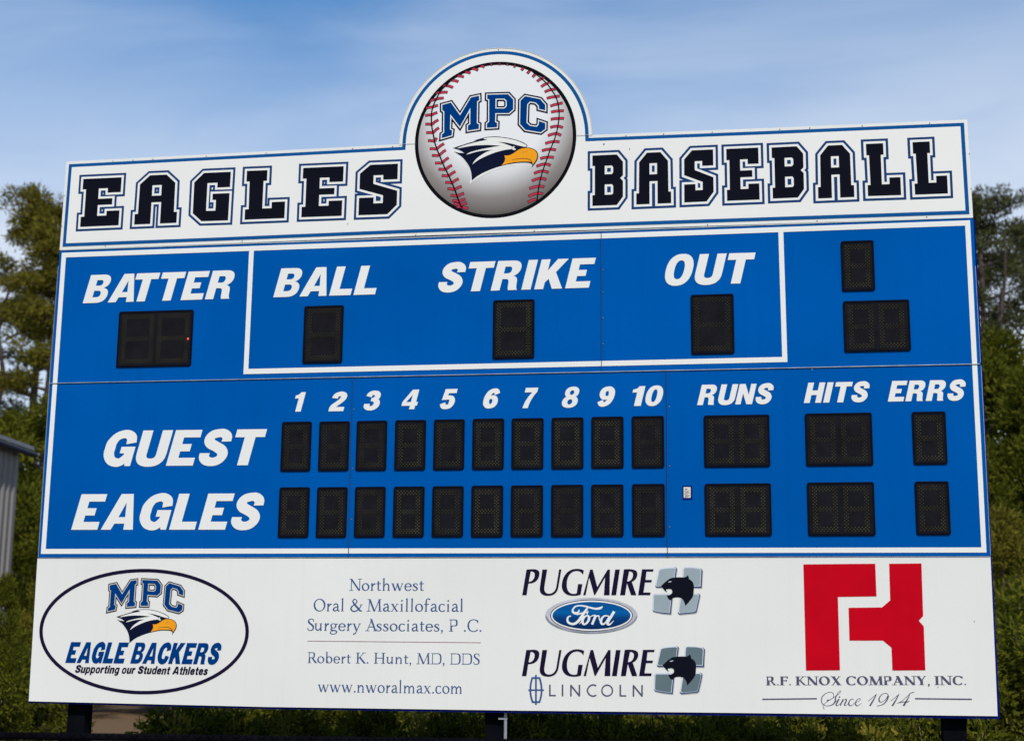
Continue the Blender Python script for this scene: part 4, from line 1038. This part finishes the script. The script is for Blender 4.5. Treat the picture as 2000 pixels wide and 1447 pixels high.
FR += stroke([(1105,455),(1110,500),(1140,510)], [18,20,16], 3) + stroke([(1305,432),(1225,420),(1168,455),(1138,525),(1160,582),(1212,570),(1262,505),(1300,440)], [20,28,38,48,38,30,32,26], 5)
FR += stroke([(1398,335),(1340,430),(1285,520),(1270,580),(1310,590),(1355,550),(1388,515)], [52,50,50,46,28,18,10], 5)
FSm = map_shapes(FS + FO, zf); FRm = [[x] for x in map_shapes(FR, zf)]
# gradient from lighter blue above to deep blue below, as printed
mford = bpy.data.materials.new('oval_blue_gradient_print'); mford.use_nodes = True
t = mford.node_tree; b = t.nodes['Principled BSDF']; b.inputs['Roughness'].default_value = .45; b.inputs['Specular IOR Level'].default_value = .0
c = t.nodes.new('ShaderNodeTexCoord'); sx = t.nodes.new('ShaderNodeSeparateXYZ'); mr = t.nodes.new('ShaderNodeMapRange')
mr.inputs['From Min'].default_value = zf((952, 682))[1]; mr.inputs['From Max'].default_value = zf((952, 150))[1]
rp = t.nodes.new('ShaderNodeValToRGB'); e = rp.color_ramp.elements; e[0].color = (.003, .022, .085, 1); e[1].color = (.003, .085, .28, 1); e[1].position = .75
k = e.new(.4); k.color = (.004, .045, .175, 1); k = e.new(.62); k.color = (.003, .11, .34, 1)
t.links.new(c.outputs['Object'], sx.inputs[0]); t.links.new(sx.outputs['Z'], mr.inputs['Value']); t.links.new(mr.outputs['Result'], rp.inputs['Fac']); t.links.new(rp.outputs['Color'], b.inputs['Base Color'])
sheet([([(1, E10(952, 418, 900, 352))], M['chromedark'], 6), ([(1, E10(952, 410, 892, 342))], M['chrome'], 7.5), ([(1, half)], M['chromedark'], 8.6), ([(1, E10(952, 415, 862, 318))], M['chrome'], 9.5),
       ([(1, E10(954, 417, 806, 311))], M['navyprint'], 11), ([(1, E10(954, 417, 790, 296))], M['wvinyl'], 12.5), ([(1, E10(954, 417, 762, 267))], mford, 14), (FSm, M['wvinyl'], 16), (map_shapes(FR, zf), M['wvinyl'], 17.5)], 'oval_badge', SB, 'silver rimmed blue oval badge with white script')

# --- four tile badge with black cat head
z7 = lambda p: (1260 + p[0] / 11.13, 1090 + p[1] / 11.13)
T4 = [[(300,250),(350,222),(500,203),(660,192),(692,215),(635,632),(240,634),(222,605)], [(830,222),(850,193),(1060,196),(1215,220),(1248,255),(1228,640),(805,634),(815,400)],
      [(175,790),(195,768),(600,770),(590,900),(560,1215),(350,1195),(185,1160),(165,1130)], [(775,775),(900,764),(1165,760),(1197,790),(1165,960),(1120,1160),(1080,1188),(740,1220),(712,1190)]]
cat = catmull([(345,600),(430,520),(520,450),(600,420),(750,410),(850,415)], 4) + [(900,395),(932,360),(955,430),(955,455)] + catmull([(975,460),(1010,485),(1045,535),(1062,600),(1058,700),(1050,790),(1020,860),(950,950),(875,1035)], 4) + \
      catmull([(875,1035),(855,960),(815,890),(760,855),(700,843),(620,855),(580,888),(555,915)], 4) + catmull([(555,915),(505,880),(478,825),(475,800),(530,795),(575,765),(592,720),(580,680),(545,662),(480,665),(455,682),(485,740)], 4) + [(430,700),(395,655)]
m7 = lambda q: (1278.5 + (q[0] - 1275.7) * 1.018, 1317.8 + (q[1] - 1163) * 1.012)
def inset(p, d, sh=(0, 0)):
    cx = sum(a for a, b_ in p) / len(p); cy = sum(b_ for a, b_ in p) / len(p)
    w = max(a for a, b_ in p) - min(a for a, b_ in p); h = max(b_ for a, b_ in p) - min(b_ for a, b_ in p)
    return [(cx + (a - cx) * (1 - 2 * d / w) + sh[0], cy + (b_ - cy) * (1 - 2 * d / h) + sh[1]) for a, b_ in p]
for mp_, tm, lb in ((ident, 'tile', 'grey four-tile badge with black cat head beside the upper dealer name'), (m7, 'tile2', 'darker four-tile badge with black cat head beside the lower dealer name')):
    f = lambda p: P(*mp_(z7(p)))
    ls = []
    for p in T4:
        ls += [(map_shapes([(1, inset(p, 0, (14, 16)))], f), M['shadowprint'], 5.5), (map_shapes([(1, p)], f), M['tileedge'], 7),
               (map_shapes([(1, inset(p, 11, (-9, -10)))], f), M['tilemid'], 8.2), (map_shapes([(1, inset(p, 15, (-11, -12)))], f), M['tilelight'], 9.4), (map_shapes([(1, inset(p, 30, (-6, -4)))], f), M[tm], 10.6)]
    ls += [(map_shapes([(1, cat)], f), M['navyprint'] if 0 else M['black'], 12), (map_shapes([(1, [(497,515),(540,500),(582,497),(560,515),(510,523)])], f), M['tilelight'], 13)]
    sheet(ls, 'tile_badge', SB, lb)

# --- thin sans name and its star frame
zl = Z(1000, 1080, 4.5225)
LW = 13.5
LN = [stroke([(335,1158),(335,1256)], LW, 1) + stroke([(329,1255),(388,1255)], LW * .9, 1), stroke([(447,1158),(447,1262)], LW, 1),
      stroke([(521,1262),(521,1160)], LW, 1) + stroke([(519,1163),(597,1259)], LW, 1) + stroke([(596,1262),(596,1160)], LW, 1),
      stroke([(745,1168),(715,1161),(685,1174),(666,1211),(685,1247),(715,1260),(746,1252)], LW * .95, 5),
      [(1, sel(841, 1211, 53, 54, 2, 40)), (-1, sel(841, 1211, 41, 42, 2, 40))],
      stroke([(957,1160),(957,1258)], LW, 1) + stroke([(951,1257),(1010,1258)], LW * .9, 1),
      stroke([(1073,1264),(1073,1162)], LW, 1) + stroke([(1071,1165),(1150,1261)], LW, 1) + stroke([(1149,1264),(1149,1162)], LW, 1)]
sheet([(map_shapes(g_, zl), M['textgrey'], 6) for g_ in LN], 'lettering', SB, 'thin grey widely spaced capital lettering')
EM = stroke([(176,1100),(248,1100)], 16, 1) + stroke([(180,1312),(246,1312)], 16, 1) + stroke([(180,1096),(167,1150),(163,1207),(168,1262),(184,1316)], 16, 4) + stroke([(243,1096),(257,1150),(262,1207),(257,1262),(242,1316)], 16, 4)
EM += stroke([(145,1207),(282,1207)], 13, 1) + stroke([(212,1072),(212,1337)], 15, 1)
sheet([(map_shapes(EM, zl), M['textblue'], 6)], 'frame_emblem', SB, 'small blue cross-in-frame emblem')

# --- red monogram
zr = Z(1460, 1080, 3.9216)
sheet([([(1, [zr(p) for p in [(428,85),(978,80),(988,330),(692,334),(708,895),(448,897)]])], M['red'], 6), ([(1, [zr(p) for p in [(1085,80),(1332,78),(1345,480),(1312,516),(1350,560),(1362,895),(1110,897),(1103,722),(1038,668),(781,668),(774,417),(1030,414),(1093,360)]])], M['red'], 6)],
      'monogram', SB, 'large red block monogram')
serif_line('R.F. KNOX COMPANY, INC.', (1495.7, 1337.6), (1887, 1336.3), (1496, 1337.4), (1887, 1336.6), (1500, 1320.4), SERIFB, 'textgrey', .07, .28, 'grey serif capitals under the red monogram')
sheet([(stroke([zr((113,1117)), zr((532,1112))], .0105, 1), M['textgrey'], 6), (stroke([zr((1283,1112)), zr((1718,1117))], .0105, 1), M['textgrey'], 6)], 'rule_line', SB, 'grey lines either side of the script date')
zs = Z(1590, 1330, 6.25)
SCR = [stroke([(318,112),(285,150),(262,200),(256,245),(228,280),(175,297),(125,290),(92,250),(98,190),(145,145),(200,130),(238,152),(236,192),(198,220),(155,232)], [5,7,14,16,12,6,6,9,11,7,5,6,7,6,14], 6),
       stroke([(318,112),(326,122),(310,145),(255,185),(190,225),(135,265),(110,305),(125,340)], [5,5,5,5,5,5,5,5], 6),
       stroke([(250,262),(300,215)], [4,4], 2), stroke([(304,213),(285,250),(268,285),(285,294),(325,265)], [14,16,14,6,4], 5), [(1, sel(311, 190, 9, 9, 2, 12))],
       stroke([(355,213),(320,294)], [13,14], 2), stroke([(335,262),(372,222),(392,216),(392,238),(372,280),(385,294),(425,262)], [4,5,10,15,15,6,4], 5),
       stroke([(480,225),(470,212),(445,222),(425,255),(428,288),(455,294),(495,262)], [11,5,9,14,13,6,4], 5),
       stroke([(500,262),(548,238),(566,218),(548,209),(518,232),(504,268),(515,293),(540,293),(577,265)], [4,4,6,6,10,14,12,6,4], 5),
       stroke([(660,240),(715,195),(764,154)], [5,6,6], 4), stroke([(760,158),(728,220),(682,297)], [9,15,21], 4),
       stroke([(905,160),(875,143),(830,158),(797,198),(796,240),(825,250),(870,222),(906,172),(895,215),(860,265),(815,290),(765,300)], [8,6,8,13,13,6,6,14,16,12,7,4], 6),
       stroke([(935,240),(990,195),(1038,154)], [5,6,6], 4), stroke([(1034,158),(1002,220),(955,297)], [9,15,21], 4),
       stroke([(1222,132),(1182,140),(1140,178),(1080,232),(1015,268)], [7,8,6,5,5], 5), stroke([(1015,266),(1080,250),(1140,250),(1168,238)], [4,8,10,4], 4), stroke([(1168,162),(1135,225),(1092,297)], [8,16,24], 4)]
sheet([(map_shapes(g_, zs), M['textgrey'], 6) for g_ in SCR], 'lettering', SB, 'grey script date line')

# ================================================================== chain link fence in front
ZF = 1.12
def at_z(px_, py_, z):
    d = ray(px_, py_); t_ = (z - CAMPOS.z) / d.z; return CAMPOS + d * t_
fa, fb = at_z(0, 1436, ZF), at_z(500, 1443, ZF)
fd = (fb - fa); fd.z = 0; fd.normalize()
F0 = fa - fd * 3.0; F1 = fa + fd * 13.0
fence = empty('chain_link_fence', (F0.x, F0.y, 0)); tag(fence, 'black chain link fence with top rail in front of the scoreboard', 'fence')
loc = lambda p: (p.x - F0.x, p.y - F0.y, p.z)
mf = material('black_fence_vinyl', (.004, .004, .006), .6, var=.3, vscale=6, spec=0.0)
link('top_rail', mesh_of('top_rail', [tube([loc(F0), loc(F1)], [.024, .024], 10)]), fence, [mf])
L_ = (F1 - F0).length
k = 0
while k * 2.5 < L_:
    p = F0 + fd * (k * 2.5 + .25)
    link('fence_post', mesh_of('fence_post', [tube([(p.x - F0.x, p.y - F0.y, -.2), (p.x - F0.x, p.y - F0.y, ZF - .02)], [.03, .03], 10)]), fence, [mf]); k += 1
V_, F_ = [], []
nrm = Vector((fd.y, -fd.x, 0))
def wire(a, b, r=.0024):
    vv, ff = tube([a, b], [r, r], 4); b_ = len(V_); V_.extend(vv); F_.extend([[i + b_ for i in q] for q in ff])
s = 0.0; step = .08; Hh = ZF - .03
while s < L_:
    for dr in (1, -1):
        x0 = s if dr > 0 else s + Hh; x1 = s + Hh if dr > 0 else s
        pa = F0 + fd * min(max(x0, 0), L_); pb = F0 + fd * min(max(x1, 0), L_)
        a = (pa.x - F0.x + nrm.x * .028, pa.y - F0.y + nrm.y * .028, .03); b_ = (pb.x - F0.x + nrm.x * .028, pb.y - F0.y + nrm.y * .028, Hh + .055)
        wire(a, b_)
    s += step
me = bpy.data.meshes.new('wire_mesh'); me.from_pydata(V_, [], F_); o = link('wire_mesh', me, fence, [mf]); o['kind'] = 'stuff'

# ================================================================== metal shed, left
def shed():
    e_far, e_near = at(55, 868, 37.0), None
    zt = e_far.z
    d = ray(0, 848); t_ = (zt - CAMPOS.z) / d.z; e_near = CAMPOS + d * t_
    v = (e_near - e_far); v.z = 0; dirw = v.normalized()
    n_ = Vector((dirw.y, -dirw.x, 0))
    if n_.x < 0: n_ = -n_           # outward, towards the board
    root = empty('metal_shed', (e_far.x, e_far.y, 0)); tag(root, 'grey ribbed metal shed with sloping roof edge behind the pines at left', 'shed')
    mw = material('ribbed_metal_wall', (.20, .19, .175), .6, metallic=.1, var=.08, vscale=1.5)
    mro = material('roof_metal', (.17, .18, .20), .5, metallic=.2, var=.1); mfa = material('dark_fascia', (.012, .013, .03), .6)
    H = zt - .15; Ln = 16.0; ov = .20
    # ribbed wall
    V, F = [], []
    x = 0; prof = []
    while x < Ln:
        prof += [(x, 0), (x + .16, 0), (x + .19, .045), (x + .27, .045), (x + .30, 0)]; x += .30
    for a, dd in prof:
        p = dirw * a + n_ * (dd - ov)
        V.append((p.x, p.y, 0)); V.append((p.x, p.y, H))
    for i in range(len(prof) - 1): F.append([2 * i, 2 * i + 2, 2 * i + 3, 2 * i + 1])
    me = bpy.data.meshes.new('wall'); me.from_pydata(V, [], F); link('wall', me, root, [mw])
    # gable wall at the far end and the back
    p0 = n_ * (-ov); p1 = n_ * (-ov - 10)
    V = [(p0.x, p0.y, 0), (p1.x, p1.y, 0), (p1.x, p1.y, H + .0), ((p0.x + p1.x) / 2, (p0.y + p1.y) / 2, H + 1.6), (p0.x, p0.y, H)]
    q = dirw * Ln
    V += [(a + q.x, b_ + q.y, c_) for a, b_, c_ in V[:5]]
    me = bpy.data.meshes.new('gable_wall'); me.from_pydata(V, [], [[0, 1, 2, 3, 4], [9, 8, 7, 6, 5], [1, 6, 7, 2]]); link('gable_wall', me, root, [mw])
    # roof slabs
    V, F = [], []
    def slab(a, b_, c_, d_, th):
        k0 = len(V)
        for p in (a, b_, c_, d_): V.append(tuple(p)); V.append((p[0], p[1], p[2] - th))
        F.extend([[k0, k0 + 2, k0 + 4, k0 + 6], [k0 + 7, k0 + 5, k0 + 3, k0 + 1]] + [[k0 + 2 * i, k0 + 2 * i + 1, k0 + (2 * i + 3) % 8, k0 + (2 * i + 2) % 8] for i in range(4)])
    ea = dirw * -.4; eb = dirw * (Ln + .4); rg = n_ * (-ov - 5)
    slab(Vector((ea.x, ea.y, zt)), Vector((eb.x, eb.y, zt)), Vector((eb.x + rg.x, eb.y + rg.y, zt + 1.75)), Vector((ea.x + rg.x, ea.y + rg.y, zt + 1.75)), .09)
    r2 = n_ * (-2 * ov - 10)
    slab(Vector((ea.x + rg.x, ea.y + rg.y, zt + 1.75)), Vector((eb.x + rg.x, eb.y + rg.y, zt + 1.75)), Vector((eb.x + r2.x, eb.y + r2.y, zt)), Vector((ea.x + r2.x, ea.y + r2.y, zt)), .09)
    me = bpy.data.meshes.new('roof'); me.from_pydata(V, [], F); link('roof', me, root, [mro])
    fa_ = [Vector((ea.x, ea.y, zt - .095)) + n_ * .02, Vector((eb.x, eb.y, zt - .095)) + n_ * .02]
    V, F = tube([tuple(fa_[0] - Vector((0, 0, .10))), tuple(fa_[1] - Vector((0, 0, .10)))], [.075, .075], 8)
    me = bpy.data.meshes.new('gutter'); me.from_pydata(V, [], F); link('gutter', me, root, [mfa])
shed()

# ================================================================== vegetation
def leafmat(name, c1, c2, c3):
    m = bpy.data.materials.new(name); m.use_nodes = True
    t = m.node_tree; b = t.nodes['Principled BSDF']; b.inputs['Roughness'].default_value = .7; b.inputs['Specular IOR Level'].default_value = .04
    gi = t.nodes.new('ShaderNodeNewGeometry'); rp = t.nodes.new('ShaderNodeValToRGB'); e = rp.color_ramp.elements
    e[0].color = (*c1, 1); e[1].color = (*c3, 1); k = e.new(.55); k.color = (*c2, 1)
    c = t.nodes.new('ShaderNodeTexCoord'); n_ = t.nodes.new('ShaderNodeTexNoise'); n_.inputs['Scale'].default_value = 1.1; n_.inputs['Detail'].default_value = 3
    mm = t.nodes.new('ShaderNodeMath'); mm.operation = 'MULTIPLY_ADD'; mm.inputs[1].default_value = .45; 
    m2_ = t.nodes.new('ShaderNodeMath'); m2_.operation = 'MULTIPLY'; m2_.inputs[1].default_value = .62
    t.links.new(c.outputs['Object'], n_.inputs['Vector']); t.links.new(n_.outputs['Fac'], m2_.inputs[0])
    t.links.new(gi.outputs['Random Per Island'], mm.inputs[0]); t.links.new(m2_.outputs[0], mm.inputs[2])
    t.links.new(mm.outputs[0], rp.inputs['Fac'])
    tr = t.nodes.new('ShaderNodeBsdfTranslucent'); ms = t.nodes.new('ShaderNodeMixShader'); ms.inputs[0].default_value = .28
    t.links.new(rp.outputs['Color'], b.inputs['Base Color']); t.links.new(rp.outputs['Color'], tr.inputs['Color'])
    o_ = t.nodes['Material Output']; t.links.new(b.outputs[0], ms.inputs[1]); t.links.new(tr.outputs[0], ms.inputs[2]); t.links.new(ms.outputs[0], o_.inputs['Surface'])
    return m
ML1 = leafmat('pine_needles_olive', (.042, .044, .009), (.150, .135, .018), (.29, .235, .03))
ML2 = leafmat('pine_needles_fresh', (.026, .036, .005), (.085, .095, .009), (.22, .21, .016))
ML3 = leafmat('pine_needles_dusky', (.030, .034, .016), (.080, .088, .034), (.17, .165, .05))
MBK = material('pine_bark', (.075, .055, .048), .9, var=.35, vscale=5, bump=.4, bscale=12)
MTW = material('bare_twig', (.24, .20, .17), .9, var=.3, vscale=5)

def tuft(V, F, c, r, n, ln, wd, rng, flat=.75):
    for _ in range(n):
        d = Vector((rng.gauss(0, 1), rng.gauss(0, 1), rng.gauss(0, 1))).normalized()
        rad = r * (rng.random() ** .45)
        p = c + Vector((d.x * rad, d.y * rad, d.z * rad * flat))
        q = (d + Vector((rng.gauss(0, .5), rng.gauss(0, .5), rng.gauss(0.25, .5)))).normalized()
        s = q.cross(Vector((rng.gauss(0, 1), rng.gauss(0, 1), rng.gauss(0, 1)))).normalized()
        l = ln * rng.uniform(.6, 1.3); w = wd * rng.uniform(.6, 1.4)
        b = len(V)
        V.extend([tuple(p - s * w * .5), tuple(p + s * w * .5), tuple(p + q * l + s * w * .35), tuple(p + q * l - s * w * .35)])
        F.append([b, b + 1, b + 2, b + 3])

def tall_pine(seed, H, crown_from, lean=.3, spread=3.2, nb=24, leaf=ML1, dens=1.0, fork=False):
    """trunk bare below, irregular tiers of limbs ending in flat needle clumps with sky between them"""
    rng = random.Random(seed)
    tp = [Vector((lean * (z / H) ** 1.4 + rng.gauss(0, .06), rng.gauss(0, .06), z)) for z in [H * i / 9 for i in range(10)]]
    parts = [tube([tuple(p) for p in tp], [.27 * (1 - .80 * i / 9) for i in range(10)], 8)]
    if fork:
        fp = [tp[5] + Vector(((i / 4) * -spread * .45, rng.gauss(0, .2), i / 4 * H * .38)) for i in range(5)]
        parts.append(tube([tuple(p) for p in fp], [.14, .12, .10, .07, .03], 6))
    V, F = [], []
    limbs = []
    def clump(c, r):
        for q in range(5):
            cc = c + Vector((rng.gauss(0, r * .55), rng.gauss(0, r * .55), rng.gauss(0, r * .22)))
            tuft(V, F, cc, r * rng.uniform(.5, .8), int(150 * dens), .15, .042, rng, .55)
    for i in range(nb):
        f = i / (nb - 1); z = H * (crown_from + (1 - crown_from) * f ** .75)
        rr = spread * (1 - .62 * max(0, (f - .5) / .5) ** 1.8) * rng.uniform(.55, 1.08) * (.5 + .5 * min(1, f * 2.2))
        a = i * 2.39996 + rng.gauss(0, .4)
        b0 = tp[min(9, int(z / H * 9))].copy(); b0.z = z
        tip = b0 + Vector((cos(a) * rr, sin(a) * rr, rr * rng.uniform(.10, .45)))
        mid = (b0 + tip) / 2 + Vector((rng.gauss(0, .15), rng.gauss(0, .15), -rr * .06))
        limbs.append(tube([tuple(b0), tuple(mid), tuple(tip)], [.075, .05, .015], 5))
        clump(tip, rng.uniform(.60, .92))
        if f > .45 or rng.random() < .5: clump(b0.lerp(tip, rng.uniform(.45, .7)) + Vector((0, 0, .2)), rng.uniform(.5, .8))
        for k in range(3):
            t_ = rng.uniform(.3, .9); e_ = b0.lerp(tip, t_) + Vector((rng.gauss(0, .6), rng.gauss(0, .6), rng.uniform(.2, .7)))
            limbs.append(tube([tuple(b0.lerp(tip, t_ * .7)), tuple(e_)], [.028, .008], 3))
            if rng.random() < .25: tuft(V, F, e_, .35, int(90 * dens), .15, .040, rng, .7)
    for k in range(5):
        clump(tp[9] + Vector((rng.gauss(0, .7), rng.gauss(0, .7), rng.uniform(-1.2, -.1))), .6)
    me1 = mesh_of('trunk', parts + limbs); me1.materials.append(MBK)
    me2 = bpy.data.meshes.new('crown'); me2.from_pydata(V, [], F); me2.materials.append(leaf); me2.update()
    return me1, me2

def young_pine(seed, H, R_, leaf=ML2, n=110, broad=False):
    rng = random.Random(seed)
    tp = [(rng.gauss(0, .04), rng.gauss(0, .04), H * i / 5) for i in range(6)]
    parts = [tube(tp, [.12 * (1 - .85 * i / 5) for i in range(6)], 7)]
    V, F = [], []
    for i in range(n):
        f = rng.random() ** .8; z = .2 + f * (H - .4)
        rr = R_ * ((1 - f) ** .65 if not broad else (1 - f ** 2.2) ** .6) * rng.uniform(.35, 1.08)
        a = rng.uniform(0, 2 * pi); c = Vector((cos(a) * rr, sin(a) * rr, z + rr * .12))
        tuft(V, F, c, rng.uniform(.30, .66), 240, .13, .038, rng, .62)
        if i % 3 == 0: parts.append(tube([(0, 0, max(.1, z - rr * .3)), tuple(c)], [.028, .008], 4))
    me1 = mesh_of('trunk', parts); me1.materials.append(MBK)
    me2 = bpy.data.meshes.new('crown'); me2.from_pydata(V, [], F); me2.materials.append(leaf); me2.update()
    return me1, me2

def plant(name, meshes, loc_, rz=0, s=(1, 1, 1), label=None, cat='tree', group=None):
    r = empty(name, loc_); r.rotation_euler = (0, 0, rz); r.scale = s
    tag(r, label, cat, group)
    for nm, me in zip(('trunk', 'crown'), meshes):
        o = bpy.data.objects.new(nm, me); COL.objects.link(o); o.parent = r
    return r
def gpos(px_, dist):
    p = at(px_, 1285, dist); return (p.x, p.y, 0)
def height_for(py_, px_, dist): return at(px_, py_, dist).z

# tall pines, left
H1 = height_for(400, 52, 58)
plant('pine_tree', tall_pine(3, H1, .60, .2, 2.3, 17, ML1, .85), gpos(38, 58), 3.4, (1, 1, 1), 'tall pine left of the scoreboard whose round crown tops the left edge', 'tree', 'tall pines behind the scoreboard')
H2 = height_for(500, 80, 55)
plant('pine_tree', tall_pine(11, H2, .45, .25, 1.5, 10, ML1, .9), gpos(58, 55), 1.9, (1, 1, 1), 'tall thin pine standing closest to the left side of the scoreboard', 'tree', 'tall pines behind the scoreboard')
H3 = height_for(560, -30, 62)
plant('pine_tree', tall_pine(17, H3, .45, .1, 2.3, 11, ML3, .9), gpos(-45, 62), 1.0, (1, 1, 1), 'dusky tall pine cut off by the left edge of the picture', 'tree', 'tall pines behind the scoreboard')
# tall pines, right
H4 = height_for(395, 1975, 56)
plant('pine_tree', tall_pine(23, H4, .66, .25, 2.4, 14, ML3, .8, True), gpos(1962, 56), 2.6, (1, 1, 1), 'tall dusky pine with bare lower limbs right of the scoreboard', 'tree', 'tall pines behind the scoreboard')
H5 = height_for(470, 2060, 60)
plant('pine_tree', tall_pine(29, H5, .6, .2, 2.2, 13, ML3, .8), gpos(2065, 60), .6, (1, 1, 1), 'tall pine cut off by the right edge of the picture', 'tree', 'tall pines behind the scoreboard')

# young dense pines: a belt behind the board
YP = [young_pine(41, 7.5, 2.3, ML2, 95), young_pine(43, 7.0, 2.6, ML2, 105, True), young_pine(47, 6.0, 2.1, ML1, 85, True), young_pine(53, 8.0, 2.5, ML2, 105)]
def bush(seed, H, R_, leaf, nl=62, lf=.075):
    rng = random.Random(seed); V, F = [], []; parts = []
    for k in range(20):
        a = rng.uniform(0, 2 * pi); rr = R_ * rng.random() ** .6; z = rng.uniform(.25, 1) * H * (1 - .3 * (rr / R_) ** 2)
        tip = Vector((cos(a) * rr, sin(a) * rr, z)); parts.append(tube([(cos(a) * .05, sin(a) * .05, 0), tuple(tip * .5 + Vector((0, 0, .1))), tuple(tip)], [.014, .010, .004], 4))
        for t_ in (.6, .85, 1.0): tuft(V, F, Vector((tip.x * t_, tip.y * t_, tip.z * t_)), rng.uniform(.10, .19), nl, lf, lf * .38, rng, .8)
    me1 = mesh_of('trunk', parts); me1.materials.append(MTW if seed % 2 else MBK)
    me2 = bpy.data.meshes.new('crown'); me2.from_pydata(V, [], F); me2.materials.append(leaf); me2.update()
    return me1, me2
BUSH = [bush(61, 1.05, .55, ML2), bush(68, .95, .6, ML1), bush(73, 1.1, .45, ML2)]
FAR = [bush(81, 1.05, .55, ML2, 170, .04), bush(88, .95, .6, ML2, 170, .04), bush(93, 1.1, .5, ML2, 170, .042)]
def yp(px_, dist, top_py, k, rz, label, grp='young pines in a belt behind the scoreboard', wd=.85):
    base = [7.5, 7.0, 6.0, 8.0][k]
    h = height_for(top_py, px_, dist); s = h / base
    return plant('young_pine', YP[k], gpos(px_, dist), rz, (max(.62, s) * wd, max(.62, s) * wd, s), label, 'tree', grp)
yp(0, 56, 800, 0, .3, 'bright green young pine rising behind the shed roof')
yp(78, 45, 770, 1, 1.2, 'bushy green young pine between the shed and the scoreboard')
yp(88, 31, 1110, 2, 2.1, 'olive young pine in front of the shed wall corner', wd=.55)
yp(2, 25, 1120, 0, 3.3, 'green young pine in front of the shed at the left edge', wd=.36)
yp(112, 41, 900, 3, 4.0, 'young pine half hidden by the left edge of the scoreboard')
yp(1935, 42, 690, 1, .7, 'bushy young pine touching the right edge of the scoreboard')
yp(1990, 44, 650, 3, 2.2, 'dense green young pine at the right edge of the picture')
yp(1965, 36, 1000, 2, 5.1, 'lower olive young pine at the right edge of the picture')
yp(2040, 40, 720, 0, 1.5, 'young pine cut off by the right edge of the picture')
yp(1900, 38, 820, 0, 4.4, 'young pine behind the lower right corner of the scoreboard')
rr_ = random.Random(5)
ORD = ['first', 'second', 'third', 'fourth', 'fifth', 'sixth', 'seventh', 'eighth', 'ninth', 'tenth', 'eleventh', 'twelfth', 'thirteenth', 'fourteenth', 'fifteenth', 'sixteenth', 'seventeenth', 'eighteenth', 'nineteenth', 'twentieth', 'twenty-first', 'twenty-second', 'twenty-third', 'twenty-fourth', 'twenty-fifth', 'twenty-sixth', 'twenty-seventh', 'twenty-eighth', 'twenty-ninth', 'thirtieth', 'thirty-first', 'thirty-second', 'thirty-third', 'thirty-fourth', 'thirty-fifth', 'thirty-sixth', 'thirty-seventh', 'thirty-eighth']
def where(px_, cnt={}):
    k = 'left' if px_ < 950 else 'middle'
    cnt[k] = cnt.get(k, 0) + 1
    return ORD[cnt[k] - 1], k
c1, c2 = {}, {}
for i, px_ in enumerate(range(330, 1860, 86)):
    o_, w_ = where(px_, c1)
    plant('young_pine', YP[i % 4], gpos(px_ + rr_.uniform(-20, 20), rr_.uniform(39, 45)), rr_.uniform(0, 6), (.95, .95, rr_.uniform(.75, 1.0)),
          f'sunlit young pine under the scoreboard, {o_} one right of the {w_} post', 'tree', 'young pines seen under the scoreboard')
for i, px_ in enumerate(range(-180, 2250, 110)):
    plant('young_pine', YP[(i + 1) % 4], gpos(px_ + rr_.uniform(-20, 20), rr_.uniform(50, 55)), rr_.uniform(0, 6), (1.25, 1.25, rr_.uniform(.8, 1.0)),
          'young pine in the dark second row behind the scoreboard', 'tree', 'second row of young pines')
# low shrubs close behind the board, standing in its shade
for i, px_ in enumerate(range(345, 1960, 31)):
    o_, w_ = where(px_, c2)
    plant('shrub', BUSH[i % 3], gpos(px_ + rr_.uniform(-22, 22), rr_.uniform(15.3, 17.3)), rr_.uniform(0, 6), (.9, .9, rr_.uniform(.80, 1.04)),
          f'low shaded shrub under the scoreboard, {o_} one right of the {w_} post' if px_ < 1850 else (('low shaded shrub just behind the lower right post' if px_ < 1876 else 'low shaded shrub showing beside the lower right post') if px_ < 1900 else ('low shaded shrub right of the lower right post' if px_ < 1930 else 'low shaded shrub farthest right, below the corner of the scoreboard')), 'shrub', 'low shrubs behind the scoreboard')
c3 = {}
for i, px_ in enumerate(range(440, 1900, 150)):
    o_, w_ = where(px_, c3)
    plant('shrub', FAR[(i + 1) % 3], gpos(px_ + rr_.uniform(-30, 30), rr_.uniform(24, 29)), rr_.uniform(0, 6), (1.9, 1.9, rr_.uniform(1.0, 1.6)),
          f'sunlit shrub seen through the shaded ones, {o_} right of the {w_} post', 'shrub', 'sunlit shrubs behind the scoreboard')
for px_, d_, s_, lb in ((-15, 25, 1.9, 'broad sunlit shrub cut off by the lower left edge'), (22, 28, 2.0, 'sunlit shrub below the shed, left of the fence post'), (45, 30, 1.5, 'sunlit shrub below the lower left corner of the scoreboard'),
                        (1925, 26, 2.2, 'shrub touching the lower right corner of the scoreboard'), (1962, 29, 2.9, 'tall sunlit shrub between the lower right corner and the picture edge'), (1996, 25, 2.3, 'broad shrub at the lower right edge of the picture'), (2035, 28, 2.8, 'shrub cut off by the lower right edge of the picture'), (1945, 33, 3.2, 'tallest shrub right of the scoreboard, under the young pines')):
    plant('shrub', FAR[int(px_) % 3], gpos(px_, d_), px_ * .1, (s_ * 1.1, s_ * 1.1, s_), lb, 'shrub', 'sunlit shrubs behind the scoreboard')
